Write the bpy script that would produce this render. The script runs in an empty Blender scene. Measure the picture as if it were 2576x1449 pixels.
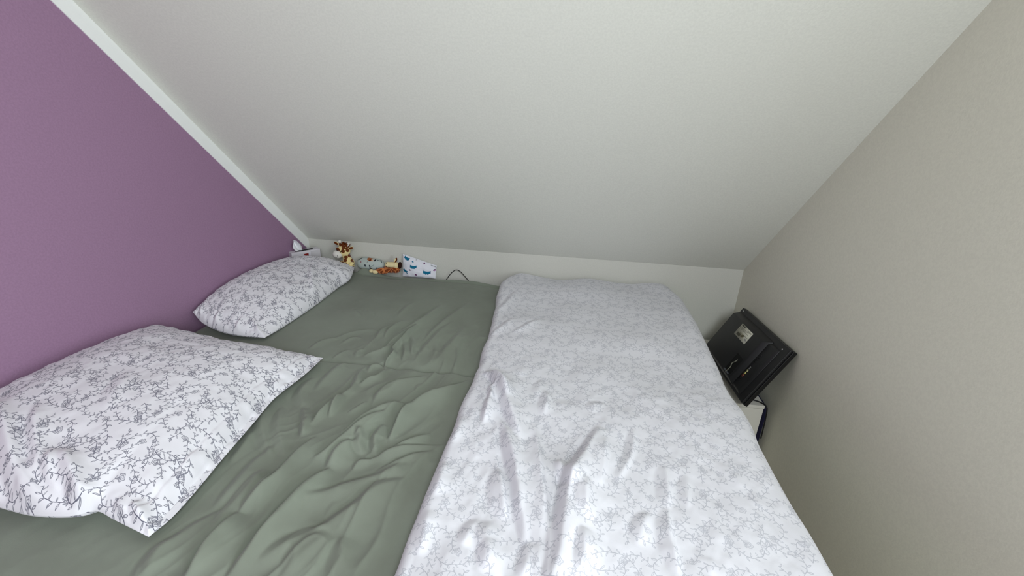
import bpy, bmesh, math, random
import numpy as np
from mathutils import Vector, Matrix, Euler

scene = bpy.context.scene
COL = scene.collection

# ------------------------------------------------------------------ camera, world, light, exposure
cam_d = bpy.data.cameras.new('camera')
cam_d.sensor_width = 36.0
cam_d.lens = 15.361
cam_d.clip_start = 0.02
cam = bpy.data.objects.new('camera', cam_d)
COL.objects.link(cam)
R_ = Vector((0.98943434, 0.14122333, 0.03279723))
U_ = Vector((-0.08148345, 0.35456423, 0.93147445))
F_ = Vector((-0.1199172, 0.92430524, -0.36232539))
M = Matrix((R_, U_, -F_)).transposed().to_4x4()
M.translation = Vector((1.53008, -2.32198, 1.46243))
cam.matrix_world = M
scene.camera = cam

world = bpy.data.worlds.new('world')
scene.world = world
world.use_nodes = True
wbg = world.node_tree.nodes['Background']
wbg.inputs['Color'].default_value = (0.80, 0.90, 1.0, 1)
wbg.inputs['Strength'].default_value = 1.0

WIN_Y0, WIN_Y1, WIN_Z0, WIN_Z1 = -3.50, -2.26, 0.72, 1.82      # window opening in the right gable wall
SKY_X0, SKY_X1, SKY_T0, SKY_T1 = 1.50, 2.38, 1.25, 2.45          # roof window in the opposite slope (t = metres up the slope)


def area_light(name, loc, direction, sx, sy, power, color):
    d = bpy.data.lights.new(name, 'AREA')
    d.shape = 'RECTANGLE'
    d.size, d.size_y = sx, sy
    d.energy = power
    d.color = color
    o = bpy.data.objects.new(name, d)
    COL.objects.link(o)
    o.location = loc
    o.rotation_euler = Vector(direction).to_track_quat('-Z', 'Y').to_euler()
    return o


area_light('window_daylight', (2.62, (WIN_Y0 + WIN_Y1) / 2, (WIN_Z0 + WIN_Z1) / 2), (-1, 0, 0), 0.90, 0.90, 35, (0.86, 0.94, 1.0))

_n = Vector((0, 0.992, -1.0)).normalized()                       # the opposite slope faces down and towards the knee wall
_t = (SKY_T0 + SKY_T1) / 2
area_light('roof_window_daylight', Vector(((SKY_X0 + SKY_X1) / 2, -4.6 + _t * 0.71, 0.76 + _t * 0.7043)) - _n * 0.16, _n, 0.66, 0.90, 36, (0.88, 0.95, 1.0))

vs = scene.view_settings
scene.display_settings.display_device = 'sRGB'
vs.view_transform = 'Standard'
vs.look = 'None'
vs.exposure = 0.10
vs.gamma = 1.0
vs.use_curve_mapping = False


# ------------------------------------------------------------------ helpers
def lin(r, g, b):
    def f(c):
        c /= 255.0
        return c / 12.92 if c <= 0.04045 else ((c + 0.055) / 1.055) ** 2.4
    return (f(r), f(g), f(b), 1.0)


class NT:
    """tiny expression builder for shader nodes"""
    def __init__(self, tree):
        self.t = tree

    def n(self, typ, **kw):
        nd = self.t.nodes.new(typ)
        for k, v in kw.items():
            setattr(nd, k, v)
        return nd

    def put(self, sock, val):
        if isinstance(val, bpy.types.NodeSocket):
            self.t.links.new(val, sock)
        else:
            sock.default_value = val

    def m(self, op, a, b=None, c=None):
        nd = self.n('ShaderNodeMath', operation=op)
        for i, v in enumerate((a, b, c)):
            if v is not None:
                self.put(nd.inputs[i], v)
        return nd.outputs[0]

    def v(self, op, a, b=None, c=None):
        nd = self.n('ShaderNodeVectorMath', operation=op)
        for i, v in enumerate((a, b, c)):
            if v is not None:
                self.put(nd.inputs[i], v)
        return nd.outputs['Value'] if op in ('LENGTH', 'DOT_PRODUCT', 'DISTANCE') else nd.outputs['Vector']

    def xyz(self, a):
        nd = self.n('ShaderNodeSeparateXYZ')
        self.put(nd.inputs[0], a)
        return nd.outputs

    def mix(self, fac, a, b):
        nd = self.n('ShaderNodeMix', data_type='RGBA')
        self.put(nd.inputs[0], fac)
        self.put(nd.inputs[6], a)
        self.put(nd.inputs[7], b)
        return nd.outputs[2]

    def ramp(self, x, lo, hi):
        nd = self.n('ShaderNodeMapRange', interpolation_type='SMOOTHSTEP')
        self.put(nd.inputs[0], x)
        nd.inputs[1].default_value = lo
        nd.inputs[2].default_value = hi
        return nd.outputs[0]


def new_mat(name, rough=0.8, spec=0.3):
    mt = bpy.data.materials.new(name)
    mt.use_nodes = True
    b = mt.node_tree.nodes['Principled BSDF']
    b.inputs['Roughness'].default_value = rough
    b.inputs['Specular IOR Level'].default_value = spec
    return mt, NT(mt.node_tree), b


def noise_bump(nt, b, scale, strength, dist=0.001, detail=3.0, coord='Object'):
    tc = nt.n('ShaderNodeTexCoord')
    nz = nt.n('ShaderNodeTexNoise')
    nz.inputs['Scale'].default_value = scale
    nz.inputs['Detail'].default_value = detail
    nt.t.links.new(tc.outputs[coord], nz.inputs['Vector'])
    bp = nt.n('ShaderNodeBump')
    bp.inputs['Strength'].default_value = strength
    bp.inputs['Distance'].default_value = dist
    nt.t.links.new(nz.outputs[0], bp.inputs['Height'])
    nt.t.links.new(bp.outputs[0], b.inputs['Normal'])
    return nz


def plain(name, col, rough=0.8, spec=0.3, var=0.0, vscale=8.0, bump=0.0, bscale=200.0, metallic=0.0):
    mt, nt, b = new_mat(name, rough, spec)
    b.inputs['Metallic'].default_value = metallic
    if var:
        tc = nt.n('ShaderNodeTexCoord')
        nz = nt.n('ShaderNodeTexNoise')
        nz.inputs['Scale'].default_value = vscale
        nz.inputs['Detail'].default_value = 4.0
        nt.t.links.new(tc.outputs['Object'], nz.inputs['Vector'])
        f = nt.ramp(nz.outputs[0], 0.3, 0.7)
        c0 = tuple(max(0, c * (1 - var)) for c in col[:3]) + (1,)
        c1 = tuple(min(1, c * (1 + var)) for c in col[:3]) + (1,)
        nt.put(b.inputs['Base Color'], nt.mix(f, c0, c1))
    else:
        b.inputs['Base Color'].default_value = col
    if bump:
        noise_bump(nt, b, bscale, bump)
    return mt


def tag(o, label, cat, group=None):
    o['label'] = label
    o['category'] = cat
    if group:
        o['group'] = group
    return o


def empty(name, loc=(0, 0, 0)):
    o = bpy.data.objects.new(name, None)
    o.empty_display_size = 0.05
    o.location = loc
    COL.objects.link(o)
    return o


# parents are Empties without rotation, so world-space meshes only need the translation taken off
def part(name, me, mat, parent, smooth=True):
    o = bpy.data.objects.new(name, me)
    COL.objects.link(o)
    me.materials.append(mat)
    if smooth:
        me.polygons.foreach_set('use_smooth', [True] * len(me.polygons))
    o.parent = parent
    # meshes are modelled in world space: only an Empty's own position has to be taken off
    o.matrix_parent_inverse = Matrix.Translation(-parent.location) if parent.type == 'EMPTY' else Matrix.Identity(4)
    return o


def grids_mesh(name, grids):
    """grids: list of (P[ny,nx,3], uv[ny,nx,2], flip) -> one mesh"""
    vs_, fs_, uvs_ = [], [], []
    off = 0
    for P, uv, flip in grids:
        ny, nx = P.shape[:2]
        idx = np.arange(ny * nx).reshape(ny, nx) + off
        q = np.stack([idx[:-1, :-1], idx[:-1, 1:], idx[1:, 1:], idx[1:, :-1]], -1).reshape(-1, 4)
        if flip:
            q = q[:, ::-1]
        vs_.append(P.reshape(-1, 3))
        fs_.append(q)
        uvs_.append(uv.reshape(-1, 2))
        off += ny * nx
    V = np.concatenate(vs_)
    Q = np.concatenate(fs_)
    UV = np.concatenate(uvs_)
    me = bpy.data.meshes.new(name)
    me.vertices.add(len(V))
    me.vertices.foreach_set('co', V.astype(np.float32).ravel())
    me.loops.add(Q.size)
    me.loops.foreach_set('vertex_index', Q.astype(np.int32).ravel())
    me.polygons.add(len(Q))
    me.polygons.foreach_set('loop_start', np.arange(0, Q.size, 4, dtype=np.int32))
    ul = me.uv_layers.new(name='UVMap')
    ul.data.foreach_set('uv', UV[Q.ravel()].astype(np.float32).ravel())
    me.update(calc_edges=True)
    return me


def box_mesh(name, lo, hi, bevel=0.0, seg=2):
    bm = bmesh.new()
    bmesh.ops.create_cube(bm, size=1.0)
    c = [(a + b) / 2 for a, b in zip(lo, hi)]
    s = [b - a for a, b in zip(lo, hi)]
    for v in bm.verts:
        v.co = Vector((c[0] + v.co.x * s[0], c[1] + v.co.y * s[1], c[2] + v.co.z * s[2]))
    if bevel:
        bmesh.ops.bevel(bm, geom=bm.edges[:], offset=bevel, segments=seg, profile=0.5, affect='EDGES')
    me = bpy.data.meshes.new(name)
    bm.to_mesh(me)
    bm.free()
    return me


def frame_box(name, O, X, Y, Z, lo, hi, bevel=0.0, seg=2):
    """box given in a local frame (origin O, unit axes X, Y, Z)"""
    me = box_mesh(name, lo, hi, bevel, seg)
    T = Matrix((X, Y, Z)).transposed().to_4x4()
    T.translation = O
    me.transform(T)
    if T.determinant() < 0:
        me.flip_normals()
    return me


def poly_mesh(name, pts, faces):
    me = bpy.data.meshes.new(name)
    me.from_pydata([tuple(p) for p in pts], [], faces)
    me.update()
    return me


def tube_mesh(name, pts, r, seg=8):
    """smooth tube through the points (Catmull-Rom)"""
    P = [Vector(p) for p in pts]
    ext = [P[0] * 2 - P[1]] + P + [P[-1] * 2 - P[-2]]
    line = []
    for i in range(1, len(ext) - 2):
        for k in range(8):
            t = k / 8
            a, b, c, d = ext[i - 1:i + 3]
            line.append(0.5 * ((2 * b) + (c - a) * t + (2 * a - 5 * b + 4 * c - d) * t * t + (3 * b - a - 3 * c + d) * t ** 3))
    line.append(P[-1])
    vs_, fs_ = [], []
    up = Vector((0, 0, 1))
    for i, p in enumerate(line):
        d = (line[min(i + 1, len(line) - 1)] - line[max(i - 1, 0)]).normalized()
        a = d.cross(up if abs(d.z) < 0.95 else Vector((1, 0, 0))).normalized()
        b = d.cross(a)
        for k in range(seg):
            an = 2 * math.pi * k / seg
            vs_.append(p + r * (math.cos(an) * a + math.sin(an) * b))
    for i in range(len(line) - 1):
        for k in range(seg):
            k2 = (k + 1) % seg
            fs_.append((i * seg + k, i * seg + k2, (i + 1) * seg + k2, (i + 1) * seg + k))
    fs_.append(tuple(range(seg)))
    fs_.append(tuple(range((len(line) - 1) * seg, len(line) * seg))[::-1])
    return poly_mesh(name, vs_, fs_)


def ellipsoid_mesh(name, blobs, u=20, v=12):
    """one mesh of ellipsoids: (center, radii, euler)"""
    bm = bmesh.new()
    for c, r, e in blobs:
        T = Matrix.Translation(c) @ Euler(e).to_matrix().to_4x4() @ Matrix.Diagonal((r[0], r[1], r[2], 1))
        bmesh.ops.create_uvsphere(bm, u_segments=u, v_segments=v, radius=1.0, matrix=T)
    me = bpy.data.meshes.new(name)
    bm.to_mesh(me)
    bm.free()
    return me


def fuse(o, voxel=0.004, it=6):
    """make overlapping lumps one continuous skin"""
    rm = o.modifiers.new('skin', 'REMESH')
    rm.mode = 'VOXEL'
    rm.voxel_size = voxel
    rm.use_smooth_shade = True
    sm = o.modifiers.new('soft', 'SMOOTH')
    sm.factor = 0.5
    sm.iterations = it


def vnoise(x, y, seed=0):
    """smooth value noise on numpy arrays, about -1..1"""
    rng = np.random.RandomState(seed)
    tab = rng.uniform(-1, 1, (256, 256))
    xi = np.floor(x).astype(int)
    yi = np.floor(y).astype(int)
    fx = x - xi
    fy = y - yi
    fx = fx * fx * fx * (fx * (fx * 6 - 15) + 10)
    fy = fy * fy * fy * (fy * (fy * 6 - 15) + 10)
    g = lambda i, j: tab[(xi + i) % 256, (yi + j) % 256]
    return (g(0, 0) * (1 - fx) + g(1, 0) * fx) * (1 - fy) + (g(0, 1) * (1 - fx) + g(1, 1) * fx) * fy


def fold_field(X, Y, folds):
    """height of soft asymmetric folds; each fold: (height, width left, width right, polyline)"""
    H = np.zeros_like(X)
    for h, wl, wr, pl in folds:
        pl = np.array(pl, float)
        # densify with Catmull-Rom for smooth curves
        e = np.vstack([2 * pl[0] - pl[1], pl, 2 * pl[-1] - pl[-2]])
        q = []
        for i in range(1, len(e) - 2):
            for t in np.linspace(0, 1, 6, endpoint=False):
                a, b, c, d = e[i - 1:i + 3]
                q.append(0.5 * (2 * b + (c - a) * t + (2 * a - 5 * b + 4 * c - d) * t ** 2 + (3 * b - a - 3 * c + d) * t ** 3))
        q.append(pl[-1])
        q = np.array(q)
        pad = 4 * max(wl, wr)
        msk = (X > q[:, 0].min() - pad) & (X < q[:, 0].max() + pad) & (Y > q[:, 1].min() - pad) & (Y < q[:, 1].max() + pad)
        if not msk.any():
            continue
        x = X[msk]
        y = Y[msk]
        best = np.full(x.shape, 1e9)
        sd = np.zeros(x.shape)
        sl = np.zeros(x.shape)
        seg = np.hypot(*(q[1:] - q[:-1]).T)
        cum = np.concatenate([[0], np.cumsum(seg)])
        L = cum[-1]
        for i in range(len(q) - 1):
            ax, ay = q[i]
            dx, dy = (q[i + 1] - q[i]) / max(seg[i], 1e-9)
            t = (x - ax) * dx + (y - ay) * dy
            tc = np.clip(t, 0, seg[i])
            px = x - ax - tc * dx
            py = y - ay - tc * dy
            d = np.hypot(px, py)
            s = dx * py - dy * px
            up = d < best
            best = np.where(up, d, best)
            sd = np.where(up, np.where(s >= 0, -d, d), sd)
            sl = np.where(up, cum[i] + tc, sl)
        tt = sl / L
        env = np.clip(np.minimum(tt, 1 - tt) / 0.40, 0, 1)
        env = env * (2 - env)
        w = np.where(sd < 0, wl, wr) * (0.45 + 0.55 * env)
        rc = 0.15 * min(wl, wr)
        prof = np.exp(-((np.sqrt(sd ** 2 + rc ** 2) - rc) / w) ** 1.4)
        prof = prof - 0.32 * np.exp(-((sd + 1.9 * w) / (0.55 * w)) ** 2) * (sd < 0)
        H[msk] += h * min(1.0, max(0.35, L / 0.11)) * prof * (0.05 + 0.95 * env)
    return H


def sstep(x):
    x = np.clip(x, 0, 1)
    return x * x * (3 - 2 * x)


# ------------------------------------------------------------------ materials
M_WHITE = plain('white_wall_paint', lin(212, 211, 202), 0.9, 0.2, var=0.025, vscale=190, bump=0.25, bscale=260)
M_SLOPE = plain('sloped_ceiling_paint', lin(226, 226, 217), 0.9, 0.2, var=0.03, vscale=170, bump=0.3, bscale=240)
M_RWALL = plain('warm_white_wall_paint', lin(224, 222, 207), 0.9, 0.2, var=0.03, vscale=150, bump=0.3, bscale=220)
M_PURPLE = plain('purple_wall_paint', lin(158, 125, 153), 0.9, 0.2, var=0.05, vscale=170, bump=0.45, bscale=230)
M_TRIM = plain('white_border_paint', lin(246, 247, 245), 0.85, 0.25, bump=0.1, bscale=260)
M_FLOOR = plain('floor_laminate', lin(168, 160, 142), 0.5, 0.4, var=0.15, vscale=6)
M_MATTRESS = plain('mattress_ticking', lin(225, 222, 214), 0.9, 0.2, bump=0.2)
M_WOOD = plain('bed_frame_wood', lin(190, 160, 120), 0.5, 0.4, var=0.1, vscale=10)


def cloth_mat(name, col, col2, vscale=5.0, weave=0.25, rough=0.95, sheen=0.15):
    mt, nt, b = new_mat(name, rough, 0.15)
    b.inputs['Sheen Weight'].default_value = sheen
    tc = nt.n('ShaderNodeTexCoord')
    nz = nt.n('ShaderNodeTexNoise')
    nz.inputs['Scale'].default_value = vscale
    nz.inputs['Detail'].default_value = 5.0
    nt.t.links.new(tc.outputs['Object'], nz.inputs['Vector'])
    nt.put(b.inputs['Base Color'], nt.mix(nt.ramp(nz.outputs[0], 0.3, 0.7), col, col2))
    noise_bump(nt, b, 420, weave, 0.0006, 2.0)
    return mt


M_SHEET = cloth_mat('sage_green_cotton', lin(122, 127, 115), lin(132, 139, 126), 4.0)


def vine_mat(name, base, ink, ink_fac, seed, tile=0.22, line=0.0013, soft=0.0006, rough=0.9):
    """white cotton printed with scrolling vines: chains of tangent arcs with leaves, plus small roses (all node maths)"""
    mt, nt, b = new_mat(name, rough, 0.2)
    b.inputs['Sheen Weight'].default_value = 0.1
    uvn = nt.n('ShaderNodeUVMap')
    uvn.uv_map = 'UVMap'
    P = uvn.outputs[0]
    # hand-printed wobble
    nz = nt.n('ShaderNodeTexNoise')
    nz.inputs['Scale'].default_value = 38.0
    nz.inputs['Detail'].default_value = 1.0
    nt.t.links.new(P, nz.inputs['Vector'])
    P = nt.v('ADD', P, nt.v('SCALE', nt.v('MULTIPLY_ADD', nz.outputs['Color'], (1, 1, 0), (-0.5, -0.5, 0))))
    P.node.inputs[1].links[0].from_node.inputs['Scale'].default_value = 0.012
    h = tile / 2
    rnd = random.Random(seed)
    arcs, flowers = [], []
    n_chain = 4
    for c in range(n_chain):
        x = (c % 2 + 0.5 + rnd.uniform(-.1, .1)) * tile / 2
        y = (c // 2 + 0.2 + rnd.uniform(-.1, .1)) * tile / 2
        ang = rnd.uniform(0.9, 2.2)
        turn = 1 if c % 2 else -1
        for k in range(3):
            R = rnd.uniform(0.026, 0.050)
            sweep = rnd.uniform(1.7, 2.9) if k < 2 else 4.0
            if k == 2:
                R = max(0.027, R * 0.75)
            cx = x - turn * R * math.sin(ang)
            cy = y + turn * R * math.cos(ang)
            a0 = math.atan2(y - cy, x - cx)
            a_start = a0 if turn > 0 else a0 - sweep
            arcs.append((cx, cy, R, a_start, sweep, rnd.uniform(0.0068, 0.0082)))
            a1 = a0 + turn * sweep
            x, y = cx + R * math.cos(a1), cy + R * math.sin(a1)
            ang = ang + turn * sweep
            turn = -turn
            if k in (0, 2):
                flowers.append((x, y, rnd.uniform(0.0075, 0.0105)))
            # short side sprig
            if k in (0, 1):
                r2 = rnd.uniform(0.022, 0.034)
                s2 = rnd.uniform(1.2, 1.9)
                cx2 = x - turn * r2 * math.sin(ang + turn * -0.9)
                cy2 = y + turn * r2 * math.cos(ang + turn * -0.9)
                b0 = math.atan2(y - cy2, x - cx2)
                arcs.append((cx2, cy2, r2, b0 if turn > 0 else b0 - s2, s2, 0.0072))
    total = None
    for (cx, cy, R, a0, sw, sp) in arcs:
        d = nt.v('WRAP', nt.v('SUBTRACT', P, (cx, cy, 0)), (h, h, h), (-h, -h, -h))
        X, Y, _ = nt.xyz(d)
        r = nt.v('LENGTH', d)
        a = nt.m('FLOORED_MODULO', nt.m('SUBTRACT', nt.m('ARCTAN2', Y, X), a0), 2 * math.pi)
        on = nt.m('LESS_THAN', a, sw)
        rr = nt.m('SUBTRACT', r, R)
        stem = nt.ramp(nt.m('ABSOLUTE', rr), line, line * 0.45)
        s = nt.m('MULTIPLY', a, R / sp)
        fr = nt.m('FRACT', s)
        par = nt.m('FLOORED_MODULO', nt.m('FLOOR', s), 2.0)
        q = nt.m('MULTIPLY', rr, nt.m('MULTIPLY_ADD', par, 2.0, -1.0))
        al = nt.m('SUBTRACT', nt.m('MULTIPLY_ADD', fr, sp, -sp * 0.3), nt.m('MULTIPLY', q, 0.55))
        u = nt.m('MULTIPLY', al, 1 / 0.0020)
        w = nt.m('MULTIPLY_ADD', q, 1 / 0.0042, -0.0050 / 0.0042)
        e = nt.m('ADD', nt.m('MULTIPLY', u, u), nt.m('MULTIPLY', w, w))
        ring = nt.m('MULTIPLY', nt.ramp(nt.m('ABSOLUTE', nt.m('SUBTRACT', e, 0.66)), 0.70, 0.25), 0.85)
        v = nt.m('MULTIPLY', on, nt.m('MAXIMUM', stem, ring))
        total = v if total is None else nt.m('MAXIMUM', total, v)
    for (cx, cy, R) in flowers:
        d = nt.v('WRAP', nt.v('SUBTRACT', P, (cx, cy, 0)), (h, h, h), (-h, -h, -h))
        X, Y, _ = nt.xyz(d)
        r = nt.v('LENGTH', d)
        th = nt.m('ARCTAN2', Y, X)
        lob = nt.m('MULTIPLY_ADD', nt.m('COSINE', nt.m('MULTIPLY', th, 5.0)), 0.14 * R, R)
        k = nt.m('DIVIDE', r, lob)
        ringo = nt.m('MULTIPLY', nt.m('MULTIPLY_ADD', nt.m('COSINE', nt.m('MULTIPLY', k, 15.0)), 0.5, 0.5), nt.ramp(k, 1.15, 0.95))
        total = nt.m('MAXIMUM', total, nt.m('MULTIPLY', ringo, 0.85))
    fac = nt.m('MULTIPLY', total, ink_fac)
    nt.put(b.inputs['Base Color'], nt.mix(fac, base, ink))
    noise_bump(nt, b, 500, 0.2, 0.0006, 2.0)
    return mt


M_PILLOW = vine_mat('white_cotton_dark_vines', lin(231, 229, 234), lin(84, 84, 104), 0.92, 2700, 0.20, 0.0009)
M_DUVET = vine_mat('white_cotton_pale_vines', lin(222, 221, 226), lin(146, 148, 160), 0.55, 2700, 0.20, 0.0010)


# ------------------------------------------------------------------ the room
W = 2.45
ZK = 0.76
TAN = 0.9920
RIDGE_Y = -2.30
RIDGE_Z = ZK - RIDGE_Y * TAN
FRONT_Y = 2 * RIDGE_Y


def struct(name, me, mat, smooth=False):
    o = bpy.data.objects.new(name, me)
    COL.objects.link(o)
    me.materials.append(mat)
    o['kind'] = 'structure'
    return o


def prism_x(name, prof, x0, x1):
    """extrude a y-z outline along x"""
    n = len(prof)
    pts = [(x0, y, z) for y, z in prof] + [(x1, y, z) for y, z in prof]
    fs = [tuple(range(n))[::-1], tuple(range(n, 2 * n))]
    fs += [(i, (i + 1) % n, n + (i + 1) % n, n + i) for i in range(n)]
    me = poly_mesh(name, pts, fs)
    bm = bmesh.new()
    bm.from_mesh(me)
    bmesh.ops.recalc_face_normals(bm, faces=bm.faces[:])
    bm.to_mesh(me)
    bm.free()
    return me


struct('floor', box_mesh('floor', (-0.1, FRONT_Y - 0.1, -0.1), (W + 0.1, 0.1, 0.0)), M_FLOOR)
struct('wall_back', box_mesh('wall_back', (-0.1, 0.0, 0.0), (W + 0.1, 0.1, ZK + 0.05)), M_WHITE)
struct('wall_front', box_mesh('wall_front', (-0.1, FRONT_Y - 0.1, 0.0), (W + 0.1, FRONT_Y, ZK + 0.05)), M_WHITE)
GABLE = [(0.0, 0.0), (0.0, ZK), (RIDGE_Y, RIDGE_Z), (FRONT_Y, ZK), (FRONT_Y, 0.0)]
struct('wall_left', prism_x('wall_left', GABLE, -0.1, 0.0), M_PURPLE)
struct('ceiling', prism_x('ceiling', [(0.0, ZK), (RIDGE_Y, RIDGE_Z), (RIDGE_Y, RIDGE_Z + 0.1), (0.1, ZK + 0.0)], -0.1, W + 0.1), M_SLOPE)
# opposite slope, with its roof window left open
def slope_pt(t):
    return (FRONT_Y + t * 0.7100, ZK + t * 0.7043)


LSL = 2.3 / 0.7100
ob = bmesh.new()
for x0, x1, t0, t1 in ((-0.1, SKY_X0, 0, LSL), (SKY_X1, W + 0.1, 0, LSL), (SKY_X0, SKY_X1, 0, SKY_T0), (SKY_X0, SKY_X1, SKY_T1, LSL)):
    (ya, za), (yb, zb) = slope_pt(t0), slope_pt(t1)
    me_ = prism_x('tmp', [(ya, za), (yb, zb), (yb - 0.07, zb + 0.07), (ya - 0.07, za + 0.07)], x0, x1)
    ob.from_mesh(me_)
    bpy.data.meshes.remove(me_)
mo = bpy.data.meshes.new('ceiling')
ob.to_mesh(mo)
ob.free()
struct('ceiling.001', mo, M_SLOPE)

# right gable wall around its window
wr = bmesh.new()


def add_prism(bm, prof, x0, x1):
    me = prism_x('tmp', prof, x0, x1)
    bm.from_mesh(me)
    bpy.data.meshes.remove(me)


add_prism(wr, [(0, 0), (0, ZK), (WIN_Y1, ZK - WIN_Y1 * TAN), (WIN_Y1, 0)], W, W + 0.12)
add_prism(wr, [(WIN_Y1, 0), (WIN_Y1, WIN_Z0), (WIN_Y0, WIN_Z0), (WIN_Y0, 0)], W, W + 0.12)
zt0 = ZK + (WIN_Y0 - FRONT_Y) * TAN
add_prism(wr, [(WIN_Y1, WIN_Z1), (WIN_Y1, ZK - WIN_Y1 * TAN), (RIDGE_Y, RIDGE_Z), (WIN_Y0, zt0), (WIN_Y0, WIN_Z1)], W, W + 0.12)
add_prism(wr, [(WIN_Y0, 0), (WIN_Y0, zt0), (FRONT_Y, ZK), (FRONT_Y, 0)], W, W + 0.12)
mwr = bpy.data.meshes.new('wall_right')
wr.to_mesh(mwr)
wr.free()
struct('wall_right', mwr, M_RWALL)

# white border painted along the slope on the purple gable wall (a few millimetres of lining board)
TB = 0.074                                   # vertical height of the border
bv = [(0.0, ZK), (RIDGE_Y, RIDGE_Z), (RIDGE_Y, RIDGE_Z - TB), (0.0, ZK - TB)]
struct('trim_1', prism_x('trim_1', bv, 0.0, 0.004), M_TRIM)

# window in the right gable wall, beyond the camera
M_FRAME = plain('window_frame_lacquer', lin(235, 235, 232), 0.4, 0.4)
mg = bpy.data.materials.new('window_glass')
mg.use_nodes = True
g = NT(mg.node_tree)
out = mg.node_tree.nodes['Material Output']
tr = g.n('ShaderNodeBsdfTransparent')
gl = g.n('ShaderNodeBsdfGlossy')
gl.inputs['Roughness'].default_value = 0.02
mx = g.n('ShaderNodeMixShader')
mx.inputs[0].default_value = 0.05
mg.node_tree.links.new(tr.outputs[0], mx.inputs[1])
mg.node_tree.links.new(gl.outputs[0], mx.inputs[2])
mg.node_tree.links.new(mx.outputs[0], out.inputs['Surface'])
win = struct('window_1', box_mesh('window_1', (W + 0.03, WIN_Y0, WIN_Z0), (W + 0.09, WIN_Y0 + 0.06, WIN_Z1), 0.004), M_FRAME)
ym = (WIN_Y0 + WIN_Y1) / 2
for lo, hi in (((W + 0.03, WIN_Y1 - 0.06, WIN_Z0), (W + 0.09, WIN_Y1, WIN_Z1)),
               ((W + 0.03, WIN_Y0 + 0.06, WIN_Z0), (W + 0.09, WIN_Y1 - 0.06, WIN_Z0 + 0.06)),
               ((W + 0.03, WIN_Y0 + 0.06, WIN_Z1 - 0.06), (W + 0.09, WIN_Y1 - 0.06, WIN_Z1)),
               ((W + 0.03, ym - 0.035, WIN_Z0 + 0.06), (W + 0.09, ym + 0.035, WIN_Z1 - 0.06))):
    part('frame_bar', box_mesh('frame_bar', lo, hi, 0.004), M_FRAME, win, False)
for a, b_ in ((WIN_Y0 + 0.06, ym - 0.035), (ym + 0.035, WIN_Y1 - 0.06)):
    part('pane', box_mesh('pane', (W + 0.058, a, WIN_Z0 + 0.06), (W + 0.062, b_, WIN_Z1 - 0.06)), mg, win, False)

# roof window in the opposite slope
sw = None
SX, SY, SZ = Vector((1, 0, 0)), Vector((0, 0.7100, 0.7043)), Vector((0, -0.7043, 0.7100))
SO = Vector((0, FRONT_Y, ZK))
for lo, hi in (((SKY_X0, SKY_T0, 0.01), (SKY_X0 + 0.06, SKY_T1, 0.08)), ((SKY_X1 - 0.06, SKY_T0, 0.01), (SKY_X1, SKY_T1, 0.08)),
               ((SKY_X0 + 0.06, SKY_T0, 0.01), (SKY_X1 - 0.06, SKY_T0 + 0.06, 0.08)), ((SKY_X0 + 0.06, SKY_T1 - 0.06, 0.01), (SKY_X1 - 0.06, SKY_T1, 0.08))):
    me_ = frame_box('frame_bar', SO, SX, SY, SZ, lo, hi, 0.004)
    if sw is None:
        sw = struct('window_2', me_, M_FRAME)
    else:
        part('frame_bar', me_, M_FRAME, sw, False)
part('pane', frame_box('pane', SO, SX, SY, SZ, (SKY_X0 + 0.06, SKY_T0 + 0.06, 0.04), (SKY_X1 - 0.06, SKY_T1 - 0.06, 0.044)), mg, sw, False)

# ------------------------------------------------------------------ bed
ZB = 0.600                                   # top of the sheet
BY0, BY1, SEAM = -1.955, -0.066, -1.005      # front edge, back edge, gap between the two mattresses
BX0, BX1 = 0.025, 2.05

bed = empty('bed', (1.03, -1.0, 0.0))
tag(bed, 'low double bed with two mattresses side by side between purple wall and right wall', 'bed')
part('bed_frame', box_mesh('bed_frame', (0.02, BY0 + 0.01, 0.16), (BX1, BY1 - 0.01, 0.30), 0.008), M_WOOD, bed, False)
for x in (0.06, BX1 - 0.10):
    for y in (BY0 + 0.05, BY1 - 0.11):
        part('leg', box_mesh('leg', (x, y, 0.0), (x + 0.06, y + 0.06, 0.16), 0.004), M_WOOD, bed, False)
for y0, y1 in ((BY0 + 0.02, SEAM - 0.016), (SEAM + 0.016, BY1 - 0.02)):
    part('mattress', box_mesh('mattress', (0.04, y0, 0.302), (BX1 - 0.02, y1, 0.562), 0.03, 3), M_MATTRESS, bed)

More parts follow.
